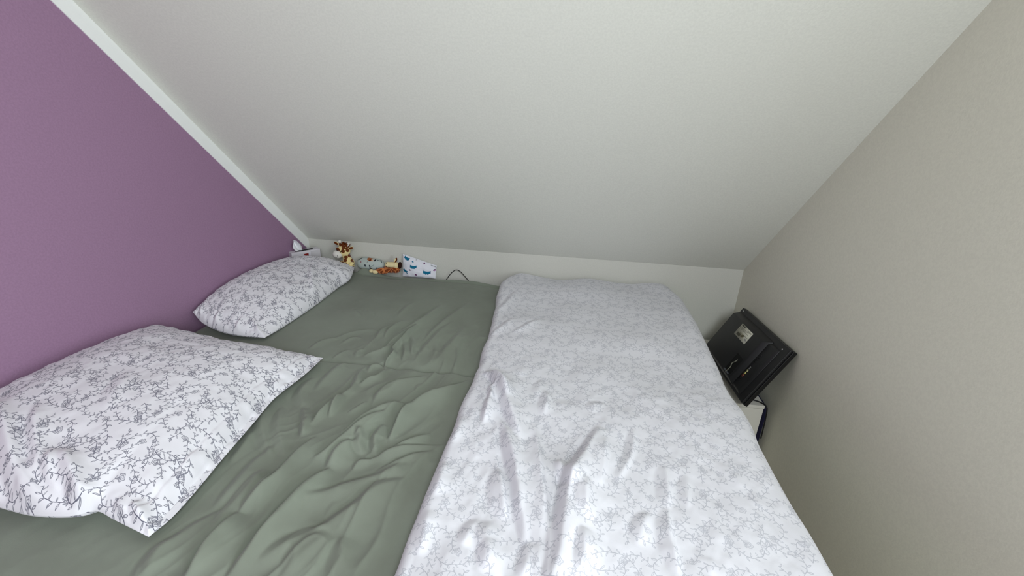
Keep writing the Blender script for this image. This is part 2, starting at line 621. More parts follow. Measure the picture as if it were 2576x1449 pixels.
# fold lines on the cloths: (height, width on the shaded side, width on the lit side, line in metres)
SHEET_FOLDS = [
    (0.036, 0.0136, 0.0382, [(0.92, -1.813), (0.932, -1.753), (0.937, -1.693), (0.944, -1.635), (0.955, -1.562), (0.973, -1.513)]),
    (0.0192, 0.0102, 0.034, [(0.961, -1.511), (0.962, -1.471), (0.972, -1.44), (0.992, -1.411)]),
    (0.0312, 0.0102, 0.0323, [(0.845, -1.823), (0.838, -1.755), (0.84, -1.716), (0.838, -1.67)]),
    (0.024, 0.00935, 0.0297, [(0.84, -1.671), (0.85, -1.621), (0.862, -1.566), (0.858, -1.516), (0.857, -1.493), (0.859, -1.454), (0.865, -1.405)]),
    (0.0264, 0.00935, 0.0289, [(0.91, -1.487), (0.936, -1.447), (0.958, -1.386), (0.971, -1.355), (0.993, -1.311), (1.016, -1.277)]),
    (0.0216, 0.0085, 0.0238, [(0.923, -1.386), (0.944, -1.358), (0.965, -1.307), (1.002, -1.257), (1.066, -1.209)]),
    (0.0264, 0.011, 0.034, [(1.067, -1.33), (1.08, -1.252), (1.112, -1.184), (1.157, -1.142), (1.192, -1.097), (1.225, -1.04)]),
    (0.0216, 0.00765, 0.017, [(1.078, -1.391), (1.074, -1.332), (1.077, -1.266), (1.09, -1.236)]),
    (0.0144, 0.0068, 0.0136, [(0.827, -1.363), (0.826, -1.32), (0.828, -1.275), (0.834, -1.225)]),
    (0.0144, 0.0068, 0.0119, [(0.859, -1.322), (0.852, -1.294), (0.848, -1.252), (0.857, -1.22)]),
    (0.0144, 0.00765, 0.0102, [(0.828, -1.404), (0.808, -1.377), (0.791, -1.346)]),
    (0.0168, 0.0102, 0.0102, [(1.025, -1.449), (1.005, -1.42), (0.994, -1.391), (0.975, -1.369)]),
    (0.0168, 0.0102, 0.0119, [(1.061, -1.442), (1.042, -1.405), (1.036, -1.368), (1.035, -1.327)]),
    (0.0168, 0.0068, 0.0204, [(1.074, -1.459), (1.098, -1.43), (1.126, -1.394), (1.182, -1.337)]),
    (0.012, 0.0068, 0.017, [(1.033, -1.482), (1.068, -1.458), (1.101, -1.439), (1.156, -1.403), (1.228, -1.377)]),
    (0.0168, 0.0068, 0.0153, [(1.03, -1.504), (1.03, -1.486), (1.037, -1.474), (1.056, -1.466)]),
    (0.012, 0.00765, 0.0255, [(1.084, -1.505), (1.118, -1.478), (1.167, -1.434), (1.211, -1.408)]),
    (0.0144, 0.0136, 0.0382, [(0.968, -1.621), (1.006, -1.591), (1.046, -1.558), (1.103, -1.524), (1.167, -1.468)]),
    (0.0192, 0.0153, 0.0425, [(1.032, -1.696), (1.07, -1.649), (1.097, -1.612), (1.127, -1.557), (1.173, -1.518)]),
    (0.0072, 0.0068, 0.0119, [(1.04, -1.654), (1.035, -1.608)]),
    (0.012, 0.0119, 0.034, [(0.765, -1.837), (0.748, -1.784), (0.764, -1.732), (0.8, -1.66)]),
    (0.012, 0.0136, 0.034, [(0.964, -1.778), (1.002, -1.724), (1.056, -1.672)]),
    (0.0096, 0.0119, 0.0255, [(1.114, -1.779), (1.112, -1.753), (1.104, -1.692)]),
    (0.012, 0.017, 0.0297, [(1.03, -1.795), (1.042, -1.743), (1.073, -1.691)]),
    (0.0096, 0.0102, 0.0213, [(0.746, -1.84), (0.735, -1.795), (0.733, -1.749)]),
    (0.012, 0.0136, 0.0204, [(0.792, -1.49), (0.728, -1.433), (0.667, -1.363), (0.634, -1.294)]),
    (0.012, 0.0136, 0.017, [(0.824, -1.484), (0.743, -1.393), (0.686, -1.294)]),
    (0.012, 0.0102, 0.0136, [(0.824, -1.415), (0.808, -1.355), (0.755, -1.291)]),
    (0.0144, 0.0085, 0.0255, [(0.838, -1.673), (0.838, -1.626), (0.839, -1.573), (0.84, -1.517)]),
    (0.012, 0.0136, 0.0289, [(0.772, -1.666), (0.771, -1.591), (0.769, -1.519), (0.781, -1.451)]),
    (0.012, 0.0119, 0.0255, [(0.813, -1.725), (0.81, -1.665), (0.81, -1.608), (0.805, -1.54)]),
    (0.0096, 0.0119, 0.0204, [(0.702, -1.531), (0.69, -1.46), (0.673, -1.398)]),
    (0.024, 0.00595, 0.0085, [(0.914, -1.035), (0.897, -0.993), (0.906, -0.94), (0.89, -0.906), (0.9, -0.813), (0.9, -0.775), (0.906, -0.674)]),
    (0.0168, 0.00765, 0.0187, [(0.849, -0.921), (0.859, -0.829), (0.874, -0.784), (0.904, -0.67)]),
    (0.012, 0.0068, 0.0187, [(0.792, -0.959), (0.859, -0.898), (0.871, -0.849)]),
    (0.012, 0.0068, 0.0136, [(0.811, -0.813), (0.809, -0.745), (0.815, -0.685), (0.838, -0.631)]),
    (0.0096, 0.0068, 0.0119, [(0.781, -0.819), (0.777, -0.752), (0.792, -0.694)]),
    (0.0144, 0.0136, 0.0255, [(0.861, -0.751), (0.913, -0.591), (0.943, -0.434)]),
    (0.012, 0.0119, 0.0255, [(0.979, -0.797), (0.994, -0.681), (1.029, -0.528), (1.064, -0.385)]),
    (0.012, 0.0119, 0.0221, [(0.997, -0.941), (1.007, -0.829), (1.026, -0.7), (1.047, -0.609)]),
    (0.0096, 0.0136, 0.0221, [(1.052, -0.974), (1.082, -0.911), (1.101, -0.78), (1.113, -0.644)]),
    (0.012, 0.00765, 0.0085, [(0.97, -0.92), (0.949, -0.848), (0.915, -0.78)]),
    (0.012, 0.00765, 0.0085, [(0.951, -0.963), (0.937, -0.9), (0.901, -0.836)]),
    (0.0168, 0.00765, 0.0136, [(0.872, -1.154), (0.891, -1.113), (0.91, -1.093), (0.915, -1.041)]),
    (0.0168, 0.0085, 0.0102, [(0.86, -1.06), (0.864, -1.027), (0.901, -1.004)]),
    (0.0144, 0.00765, 0.0136, [(0.867, -1.15), (0.844, -1.103), (0.834, -1.06)]),
    (0.0168, 0.00765, 0.0153, [(0.856, -1.317), (0.848, -1.248), (0.849, -1.213), (0.857, -1.169), (0.83, -1.1)]),
    (0.0144, 0.00595, 0.0136, [(0.825, -1.341), (0.83, -1.313), (0.835, -1.262), (0.834, -1.216)]),
    (0.012, 0.0136, 0.0255, [(0.741, -1.197), (0.739, -1.124), (0.743, -1.036), (0.758, -1.014)]),
    (0.012, 0.0153, 0.0204, [(0.75, -1.28), (0.707, -1.228), (0.696, -1.18), (0.69, -1.122)]),
    (0.0144, 0.0102, 0.0289, [(0.959, -1.241), (0.96, -1.17), (0.977, -1.133), (1.029, -1.083), (1.067, -1.048)]),
    (0.0096, 0.0051, 0.0068, [(1.072, -1.141), (1.063, -1.122), (1.065, -1.098)]),
    (0.0096, 0.00595, 0.0102, [(0.903, -1.293), (0.919, -1.271), (0.938, -1.231)]),
    (0.0072, 0.00765, 0.0136, [(0.684, -0.991), (0.705, -0.94), (0.725, -0.922)]),
    (0.0096, 0.0085, 0.0153, [(0.768, -0.967), (0.757, -0.929), (0.776, -0.911)]),
    (0.0072, 0.0085, 0.017, [(0.56, -0.941), (0.581, -0.872), (0.63, -0.839)]),
    (0.0096, 0.0085, 0.0119, [(0.661, -0.87), (0.687, -0.827), (0.721, -0.827)]),
    (0.0072, 0.0085, 0.017, [(0.61, -0.858), (0.662, -0.784), (0.746, -0.742)]),
    (0.006, 0.0085, 0.0136, [(0.62, -0.557), (0.683, -0.612)]),
    (0.006, 0.0085, 0.0136, [(0.55, -0.562), (0.627, -0.634)]),
    (0.0072, 0.0102, 0.0204, [(0.785, -0.6), (0.788, -0.5), (0.798, -0.433)]),
]
DUVET_FOLDS = [
    (0.0315, 0.018, 0.054, [(1.544, -1.79), (1.553, -1.745), (1.563, -1.701), (1.569, -1.635), (1.575, -1.573), (1.586, -1.51), (1.609, -1.442), (1.632, -1.38), (1.658, -1.295)]),
    (0.021, 0.0126, 0.0306, [(1.587, -1.536), (1.578, -1.508), (1.564, -1.475), (1.544, -1.441)]),
    (0.0273, 0.0144, 0.0306, [(1.498, -1.685), (1.486, -1.634), (1.47, -1.578), (1.446, -1.484), (1.427, -1.426), (1.405, -1.365), (1.388, -1.313)]),
    (0.0273, 0.0135, 0.0306, [(1.449, -1.38), (1.428, -1.335), (1.393, -1.254), (1.351, -1.159), (1.311, -1.095)]),
    (0.0147, 0.0234, 0.0063, [(1.536, -1.76), (1.539, -1.678), (1.531, -1.611), (1.512, -1.508), (1.496, -1.405), (1.479, -1.307)]),
    (0.0126, 0.0162, 0.018, [(1.451, -1.762), (1.428, -1.716), (1.413, -1.677), (1.408, -1.635)]),
    (0.0126, 0.0126, 0.0162, [(1.494, -1.755), (1.502, -1.716), (1.502, -1.676)]),
    (0.0231, 0.0117, 0.0234, [(1.392, -1.227), (1.355, -1.148), (1.309, -1.098), (1.276, -1.085)]),
    (0.021, 0.0108, 0.018, [(1.335, -1.333), (1.334, -1.265), (1.333, -1.197)]),
    (0.0168, 0.009, 0.0126, [(1.339, -1.232), (1.328, -1.17), (1.34, -1.139)]),
    (0.0105, 0.018, 0.0054, [(1.652, -1.51), (1.664, -1.428), (1.674, -1.339)]),
    (0.0168, 0.0216, 0.009, [(1.444, -1.629), (1.43, -1.571), (1.419, -1.524), (1.404, -1.487)]),
    (0.0147, 0.0162, 0.0108, [(1.623, -1.614), (1.617, -1.579), (1.616, -1.545), (1.623, -1.508)]),
    (0.0126, 0.0144, 0.0198, [(1.276, -1.598), (1.277, -1.553), (1.264, -1.491)]),
    (0.0105, 0.0144, 0.0198, [(1.267, -1.422), (1.262, -1.363), (1.248, -1.311)]),
    (0.0126, 0.0144, 0.018, [(1.369, -1.707), (1.378, -1.671), (1.392, -1.638)]),
    (0.0105, 0.0126, 0.0144, [(1.283, -1.74), (1.285, -1.693), (1.275, -1.639)]),
    (0.0147, 0.0126, 0.0216, [(1.602, -1.737), (1.612, -1.685), (1.607, -1.638)]),
    (0.0105, 0.0144, 0.018, [(1.422, -1.755), (1.42, -1.709), (1.413, -1.688)]),
    (0.0105, 0.0162, 0.0054, [(1.788, -1.706), (1.79, -1.663), (1.788, -1.618), (1.796, -1.548)]),
    (0.0084, 0.0162, 0.0054, [(1.799, -1.548), (1.81, -1.482), (1.813, -1.414)]),
    (0.0084, 0.0126, 0.0054, [(1.691, -1.488), (1.737, -1.384), (1.754, -1.283)]),
    (0.0105, 0.0144, 0.0144, [(1.722, -1.652), (1.735, -1.607), (1.751, -1.566)]),
    (0.0063, 0.0126, 0.0072, [(1.84, -1.541), (1.857, -1.467), (1.858, -1.435)]),
    (0.0063, 0.0126, 0.009, [(2.003, -1.513), (2.011, -1.462)]),
    (0.0063, 0.0126, 0.009, [(1.981, -1.46), (1.985, -1.412)]),
    (0.0084, 0.018, 0.0126, [(1.849, -1.696), (1.857, -1.657)]),
    (0.0084, 0.0126, 0.018, [(1.341, -0.772), (1.39, -0.707), (1.437, -0.618)]),
    (0.0084, 0.0144, 0.0216, [(1.236, -0.598), (1.264, -0.489), (1.297, -0.314)]),
    (0.0084, 0.0126, 0.018, [(1.242, -0.811), (1.293, -0.727), (1.321, -0.632)]),
    (0.0105, 0.0144, 0.009, [(1.499, -1.275), (1.505, -1.19), (1.496, -1.149)]),
    (0.0084, 0.0126, 0.0126, [(1.646, -1.233), (1.644, -1.2), (1.681, -1.183)]),
    (0.0063, 0.0126, 0.0126, [(1.411, -1.02), (1.411, -1.084)]),
    (0.0063, 0.0126, 0.0126, [(1.473, -1.181), (1.476, -1.095)]),
]
NEAR_PILLOW_FOLDS = [
    (0.026, 0.0144, 0.0198, [(0.465, -1.791), (0.394, -1.747), (0.275, -1.668), (0.128, -1.579)]),
    (0.022, 0.0126, 0.0216, [(0.463, -1.74), (0.394, -1.699), (0.306, -1.634), (0.248, -1.583)]),
    (0.028, 0.0126, 0.0198, [(0.591, -1.77), (0.53, -1.737), (0.458, -1.693), (0.417, -1.669)]),
    (0.018, 0.0108, 0.0144, [(0.484, -1.736), (0.434, -1.707), (0.399, -1.672)]),
    (0.02, 0.0108, 0.0162, [(0.734, -1.781), (0.695, -1.756), (0.636, -1.723)]),
    (0.016, 0.0108, 0.0162, [(0.686, -1.773), (0.64, -1.748), (0.598, -1.725)]),
    (0.012, 0.0126, 0.018, [(0.486, -1.788), (0.424, -1.746), (0.362, -1.705)]),
    (0.01, 0.0144, 0.018, [(0.671, -1.624), (0.667, -1.58), (0.676, -1.549)]),
    (0.01, 0.0108, 0.0126, [(0.669, -1.31), (0.648, -1.24), (0.666, -1.207)]),
    (0.008, 0.018, 0.027, [(0.408, -1.554), (0.361, -1.466), (0.325, -1.401)]),
    (0.01, 0.0126, 0.018, [(0.362, -1.757), (0.269, -1.696), (0.172, -1.634)]),
]
FAR_PILLOW_FOLDS = [
    (0.0133, 0.0063, 0.009, [(0.463, -1.019), (0.431, -0.971), (0.369, -0.917)]),
    (0.0114, 0.0054, 0.0081, [(0.435, -0.933), (0.376, -0.877)]),
    (0.0114, 0.0081, 0.0108, [(0.3, -0.998), (0.251, -0.919), (0.246, -0.872)]),
    (0.0114, 0.0081, 0.0108, [(0.377, -0.989), (0.35, -0.929), (0.283, -0.873)]),
    (0.0114, 0.0081, 0.0108, [(0.208, -1.003), (0.16, -0.923), (0.139, -0.863)]),
    (0.0095, 0.0081, 0.0108, [(0.114, -0.964), (0.063, -0.879), (0.044, -0.822)]),
    (0.0076, 0.0108, 0.0126, [(0.375, -0.582), (0.274, -0.421), (0.208, -0.319)]),
    (0.0095, 0.0081, 0.0108, [(0.453, -0.379), (0.401, -0.313), (0.35, -0.285)]),
    (0.0095, 0.0081, 0.0108, [(0.45, -0.627), (0.404, -0.596), (0.365, -0.552)]),
]


def cloth_axis(a, b, step, r0, drop0, r1, drop1):
    """coordinates across a cloth that may hang over either end: (pos, down, arclength)"""
    pos, down = [], []
    if drop0:
        for d in np.linspace(drop0, r0, max(3, int((drop0 - r0) / 0.02))):
            pos.append(a)
            down.append(d)
        for t in np.linspace(0, math.pi / 2, 9)[1:-1]:
            pos.append(a + r0 * (1 - math.cos(t)))
            down.append(r0 * (1 - math.sin(t)))
    lo, hi = a + (r0 if drop0 else 0), b - (r1 if drop1 else 0)
    for p in np.linspace(lo, hi, int(round((hi - lo) / step)) + 1):
        pos.append(p)
        down.append(0.0)
    if drop1:
        for t in np.linspace(0, math.pi / 2, 9)[1:]:
            pos.append(b - r1 * (1 - math.sin(t)))
            down.append(r1 * (1 - math.cos(t)))
        for d in np.linspace(r1, drop1, max(3, int((drop1 - r1) / 0.02)))[1:]:
            pos.append(b)
            down.append(d)
    pos, down = np.array(pos), np.array(down)
    s = np.concatenate([[0], np.cumsum(np.hypot(np.diff(pos), np.diff(down)))])
    return pos, down, s


def normals(P):
    du = np.gradient(P, axis=1)
    dv = np.gradient(P, axis=0)
    n = np.cross(du, dv)
    n /= np.linalg.norm(n, axis=2, keepdims=True) + 1e-12
    n[n[..., 2].mean() * np.ones(n.shape[:2]) < 0] *= -1
    return n


# ------------------------------------------------------------------ fitted sheet
px, dx_, sx = cloth_axis(BX0, BX1, 0.0038, 0.03, 0.16, 0.03, 0.16)
py, dy_, sy = cloth_axis(BY0, BY1, 0.0038, 0.035, 0.20, 0.018, 0.13)
X, Y = np.meshgrid(px, py)
Zs = ZB - dx_[None, :] - dy_[:, None]
H = fold_field(X, Y, SHEET_FOLDS)
# crease where the sheet sinks between the two mattresses
wob = 0.006 * vnoise(X * 6, X * 0 + 3, 5)
c = Y - (SEAM + wob)
dep = 0.014 + 0.018 * sstep((X - 0.85) / 0.2)
wfar = 0.014 + 0.020 * sstep((X - 0.85) / 0.2)
H -= dep * np.where(c > 0, np.exp(-(np.abs(c) / wfar) ** 1.3), np.exp(-(np.abs(c) / 0.007) ** 1.6))
# mattress crown, soft waves, fine puckers
H += 0.004 * vnoise(X * 3.1, Y * 3.1, 1) + 0.0016 * vnoise(X * 9, Y * 9, 2)
dirn = X * 0.28 + Y * 0.96
perp = X * 0.96 - Y * 0.28
near = sstep((-0.55 - Y) / 0.6)
wx = dirn * 3.4 + 0.5 * vnoise(X * 5, Y * 5, 12)
wy = perp * 15 + 1.3 * vnoise(X * 4, Y * 4, 13)
rid = (1 - np.abs(vnoise(wx, wy, 14))) ** 3
mid_ = sstep((X - 0.66) / 0.2) * sstep((-0.50 - Y) / 0.35)
H += mid_ * (0.0065 * rid + 0.0035 * (1 - np.abs(vnoise(wx * 1.7 + 5, wy * 1.5, 15))) ** 3)
H += near * 0.0016 * vnoise(dirn * 5, perp * 26, 3) + 0.0005 * vnoise(X * 45, Y * 45, 4)
# hem along the knee wall stands up a little, with a groove in front of it
H += 0.018 * sstep((X - 0.33) / 0.05) * np.exp(-((Y - BY1 + 0.010) / 0.013) ** 2) * (0.75 + 0.25 * vnoise(X * 5, X * 0, 8))
H -= 0.014 * sstep((Y - BY1 + 0.075) / 0.055) * sstep((X - 0.30) / 0.2)
H += 0.022 * sstep((X - 0.315) / 0.05) * (1 - sstep((X - 0.37) / 0.14)) * np.exp(-((Y - BY1 + 0.010) / 0.016) ** 2)
# the sheet is pulled down towards the corner under the duvet
H -= 0.02 * sstep((X - 1.0) / 0.25) * sstep((Y + 0.20) / 0.13)
flat = np.exp(-(dx_[None, :] + dy_[:, None]) / 0.02)
P = np.stack([X, Y, Zs + H * flat], -1)
UV = np.stack(np.meshgrid(sx, sy), -1)
sheet = bpy.data.objects.new('fitted_sheet', grids_mesh('fitted_sheet', [(P, UV, False)]))
COL.objects.link(sheet)
sheet.data.materials.append(M_SHEET)
sheet.data.polygons.foreach_set('use_smooth', [True] * len(sheet.data.polygons))
tag(sheet, 'rumpled sage green cotton sheet stretched over both mattresses', 'bed sheet')


def sheet_z(x, y):
    i = int(np.clip(np.searchsorted(px, x), 1, len(px) - 1))
    j = int(np.clip(np.searchsorted(py, y), 1, len(py) - 1))
    return float(P[j, i, 2])


SHEET_P = P

# ------------------------------------------------------------------ duvet over the foot of the bed
LEFT = np.array([(-2.1, 1.240), (-1.765, 1.240), (-1.647, 1.242), (-1.438, 1.242), (-1.252, 1.237), (-1.052, 1.240), (-1.012, 1.246),
                 (-0.789, 1.232), (-0.562, 1.220), (-0.303, 1.193), (-0.192, 1.182), (-0.10, 1.205), (-0.04, 1.245)])
RIGHT = np.array([(-2.1, 2.112), (-1.6, 2.112), (-1.36, 2.111), (-1.2, 2.113), (-0.95, 2.110), (-0.69, 2.127), (-0.47, 2.135), (-0.2, 2.126), (-0.04, 2.085)])
T0 = 0.058                                    # thickness of the filling
DY1 = -0.022
nS = 300
py2, dyd, sy2 = cloth_axis(-1.99, DY1, 0.0045, 0.06, 0.26, 0.0, 0.0)
lft = np.interp(py2, LEFT[:, 0], LEFT[:, 1])
rgt = np.interp(py2, RIGHT[:, 0], RIGHT[:, 1])
RR = 0.055
drop = 0.27
rows, uvr = [], []
for j in range(len(py2)):
    y, l, r = py2[j], lft[j], rgt[j]
    ed = max(1e-4, DY1 - y)                   # distance to the back edge at the knee wall
    tb = math.sqrt(max(0, 1 - max(0, 1 - ed / 0.035) ** 2))
    xs = []
    # rolled left edge: quarter ellipse rising from the sheet, then flat, then over the foot end
    rl = 0.034
    for t in np.linspace(-0.35, math.pi / 2, 16)[:-1]:
        xs.append((l + rl * (1 - math.cos(t)), math.sin(t)))
    for x in np.linspace(l + rl, r - RR, 215):
        xs.append((x, 1.0))
    n0 = len(xs)
    for t in np.linspace(0, math.pi / 2, 12)[1:]:
        xs.append((r - RR * (1 - math.sin(t)), 1.0 - (RR * (1 - math.cos(t))) / T0))
    for d in np.linspace(RR, drop, 24)[1:]:
        xs.append((r + 0.012 * math.sin(d * 9 + y * 5), 1.0 - d / T0))
    xs = np.array(xs)
    zz = ZB + 0.004 + T0 * np.where(xs[:, 1] > 0, xs[:, 1] * (0.25 + 0.75 * tb), xs[:, 1]) - dyd[j]
    rows.append(np.stack([xs[:, 0], np.full(len(xs), y), zz], -1))
    s = np.concatenate([[0], np.cumsum(np.hypot(np.diff(xs[:, 0]), np.diff(xs[:, 1] * T0)))])
    uvr.append(np.stack([s, np.full(len(xs), sy2[j])], -1))
P = np.array(rows)
UV = np.array(uvr)
X, Y = P[..., 0], P[..., 1]
dl = X - lft[:, None]
dr = rgt[:, None] - X
inner = sstep(dl / 0.05) * sstep((dr + 0.0) / 0.08)
H = fold_field(X, Y, DUVET_FOLDS)
# down filling: quilted lumps, cotton puckers, wavy head along the wall
H += 0.008 * vnoise(X * 4.2 + 3, Y * 4.2, 21) + 0.0035 * vnoise(X * 11, Y * 8, 22)
crump = sstep((-0.75 - Y) / 0.5)
H += (0.25 + 0.75 * crump) * (0.0016 * vnoise(X * 30 + 2 * vnoise(X * 7, Y * 7, 29), Y * 17, 23) + 0.0010 * vnoise(X * 55, Y * 38, 24))
H += 0.0004 * vnoise(X * 120, Y * 90, 25)
H *= np.clip(inner + 0.15, 0, 1)
back = sstep((Y + 0.20) / 0.16)
H += back * inner * (0.010 * np.sin((X - 1.25) * 17.0 + 0.8) - 0.004)
P[..., 2] += H
P[..., 2] = np.maximum(P[..., 2], 0.345 + 0.006 * vnoise(X * 9, Y * 9, 41))
# wandering edge
P[..., 0] += 0.006 * vnoise(Y * 9, Y * 0 + 1, 31) * (1 - sstep(dl / 0.12))
P[..., 0] += 0.006 * vnoise(Y * 7, Y * 0 + 5, 32) * (1 - sstep(dr / 0.12))
# underside: lies on the sheet, hangs a little inside the outer face
B = P.copy()
over = (X > BX1 + 0.012) | (Y < BY0 - 0.006)
B[..., 0] = np.where(X > BX1 + 0.012, P[..., 0] - 0.03, P[..., 0])
B[..., 1] = np.where(Y < BY0 - 0.006, P[..., 1] + 0.02, P[..., 1])
B[..., 2] = np.where(over, P[..., 2] - 0.006, np.minimum(P[..., 2] - 0.001, ZB + 0.012 + 0 * X))
duvet = bpy.data.objects.new('duvet', grids_mesh('duvet', [(P, UV, False), (B, UV + 0.77, True)]))
COL.objects.link(duvet)
duvet.data.materials.append(M_DUVET)
duvet.data.polygons.foreach_set('use_smooth', [True] * len(duvet.data.polygons))
tag(duvet, 'white duvet with pale grey vine print spread over the foot half of the bed', 'duvet')


# ------------------------------------------------------------------ pillows
def coons(e00, e10, e11, e01, U, V):
    """patch from four edge functions: bottom(v=0), right(u=1), top(v=1), left(u=0)"""
    b, t, l, r = e00(U), e11(U), e01(V), e10(V)
    c00, c10, c01, c11 = e00(U * 0), e00(U * 0 + 1), e11(U * 0), e11(U * 0 + 1)
    u, v = U[..., None], V[..., None]
    return (1 - v) * b + v * t + (1 - u) * l + u * r - ((1 - u) * (1 - v) * c00 + u * (1 - v) * c10 + (1 - u) * v * c01 + u * v * c11)


def curve(pts):
    pts = np.array(pts, float)
    e = np.vstack([2 * pts[0] - pts[1], pts, 2 * pts[-1] - pts[-2]])
    q = []
    for i in range(1, len(e) - 2):
        for t in np.linspace(0, 1, 12, endpoint=False):
            a, b, c, d = e[i - 1:i + 3]
            q.append(0.5 * (2 * b + (c - a) * t + (2 * a - 5 * b + 4 * c - d) * t ** 2 + (3 * b - a - 3 * c + d) * t ** 3))
    q.append(pts[-1])
    q = np.array(q)
    s = np.concatenate([[0], np.cumsum(np.linalg.norm(np.diff(q, axis=0), axis=1))])
    s /= s[-1]
    return lambda t: np.stack([np.interp(t, s, q[:, k]) for k in range(3)], -1)


def pillow(name, label, far, bedside, near_, wall, size, top_t, bot_t, folds, flange, seed, peak=(0.5, 0.5), pw=2.4):
    n = 170
    u = 0.5 - 0.5 * np.cos(np.linspace(0, math.pi, n))
    u = 0.65 * u + 0.35 * np.linspace(0, 1, n)
    U, V = np.meshgrid(u, u)
    mid = coons(curve(far), curve(bedside), curve(near_), curve(wall), U, V)
    fu = flange / size[0]
    uu = np.clip(U / (1 - 0.35 * fu), 0, 1)

    def warp(t, p):
        return t ** (math.log(0.5) / math.log(p))
    a = 1 - np.abs(2 * warp(uu, peak[0]) - 1) ** pw
    b = 1 - np.abs(2 * warp(V, peak[1]) - 1) ** pw
    puff = (np.clip(a, 0, 1) * np.clip(b, 0, 1)) ** 0.52
    lump = 1 + 0.10 * vnoise(U * 3.1, V * 3.1, seed) + 0.04 * vnoise(U * 8, V * 8, seed + 1)
    top = mid.copy()
    bot = mid.copy()
    top[..., 2] += top_t * puff * lump
    bot[..., 2] -= bot_t * puff
    rim = np.minimum.reduce([U, 1 - U, V, 1 - V])
    f = fold_field(top[..., 0], top[..., 1], folds)
    pk = 0.006 * vnoise(U * 26, V * 26, seed + 2) * np.exp(-rim / 0.06)
    f = f + pk + 0.0012 * vnoise(U * 40, V * 34, seed + 3)
    if flange:
        f = f - 0.004 * np.exp(-((U - (1 - fu)) / 0.006) ** 2)
    top[..., 2] += f * sstep(rim / 0.02)
    # lie on the sheet
    for arr, lift in ((bot, 0.004), (top, 0.004 + 0.008 * sstep(rim / 0.02))):
        x = np.clip(arr[..., 0], px[0], px[-1])
        i = np.clip(np.searchsorted(px, x), 0, len(px) - 1)
        j = np.clip(np.searchsorted(py, arr[..., 1]), 0, len(py) - 1)
        arr[..., 2] = np.maximum(arr[..., 2], SHEET_P[j, i, 2] + lift)
        arr[..., 0] = np.maximum(arr[..., 0], 0.006)
    UVt = np.stack([U * size[0], V * size[1]], -1)
    o = bpy.data.objects.new(name, grids_mesh(name, [(top, UVt, True), (bot, UVt + 1.37, False)]))
    COL.objects.link(o)
    o.data.materials.append(M_PILLOW)
    o.data.polygons.foreach_set('use_smooth', [True] * len(o.data.polygons))
    tag(o, label, 'pillow')
    return o


pillow('pillow', 'square white pillow with grey vine print lying flat, its flap edge on the sheet',
       [(0.015, -1.035, 0.690), (0.25, -1.06, 0.665), (0.45, -1.05, 0.64), (0.671, -1.026, 0.618)],
       [(0.671, -1.026, 0.618), (0.674, -1.15, 0.622), (0.661, -1.285, 0.622), (0.676, -1.40, 0.622), (0.692, -1.54, 0.619), (0.705, -1.63, 0.617), (0.713, -1.715, 0.616), (0.705, -1.765, 0.615)],
       [(0.010, -1.76, 0.690), (0.20, -1.768, 0.660), (0.36, -1.773, 0.642), (0.45, -1.777, 0.641), (0.53, -1.764, 0.640), (0.557, -1.742, 0.636), (0.61, -1.750, 0.628), (0.705, -1.765, 0.615)],
       [(0.015, -1.035, 0.690), (0.010, -1.25, 0.70), (0.010, -1.50, 0.70), (0.010, -1.76, 0.690)],
       (0.72, 0.76), 0.100, 0.06, NEAR_PILLOW_FOLDS, 0.055, 51, (0.5, 0.52))
pillow('pillow', 'narrow white pillow with grey vine print leaning against the purple wall by the knee wall',
       [(0.05, -0.25, 0.700), (0.12, -0.185, 0.690), (0.23, -0.13, 0.668), (0.337, -0.110, 0.642)],
       [(0.337, -0.110, 0.642), (0.374, -0.24, 0.624), (0.362, -0.34, 0.618), (0.370, -0.58, 0.615), (0.366, -0.83, 0.614), (0.362, -0.922, 0.614)],
       [(0.03, -0.888, 0.680), (0.10, -0.918, 0.648), (0.22, -0.938, 0.628), (0.362, -0.922, 0.614)],
       [(0.05, -0.25, 0.700), (0.012, -0.40, 0.70), (0.010, -0.70, 0.695), (0.03, -0.888, 0.680)],
       (0.40, 0.78), 0.086, 0.06, FAR_PILLOW_FOLDS, 0.0, 71)


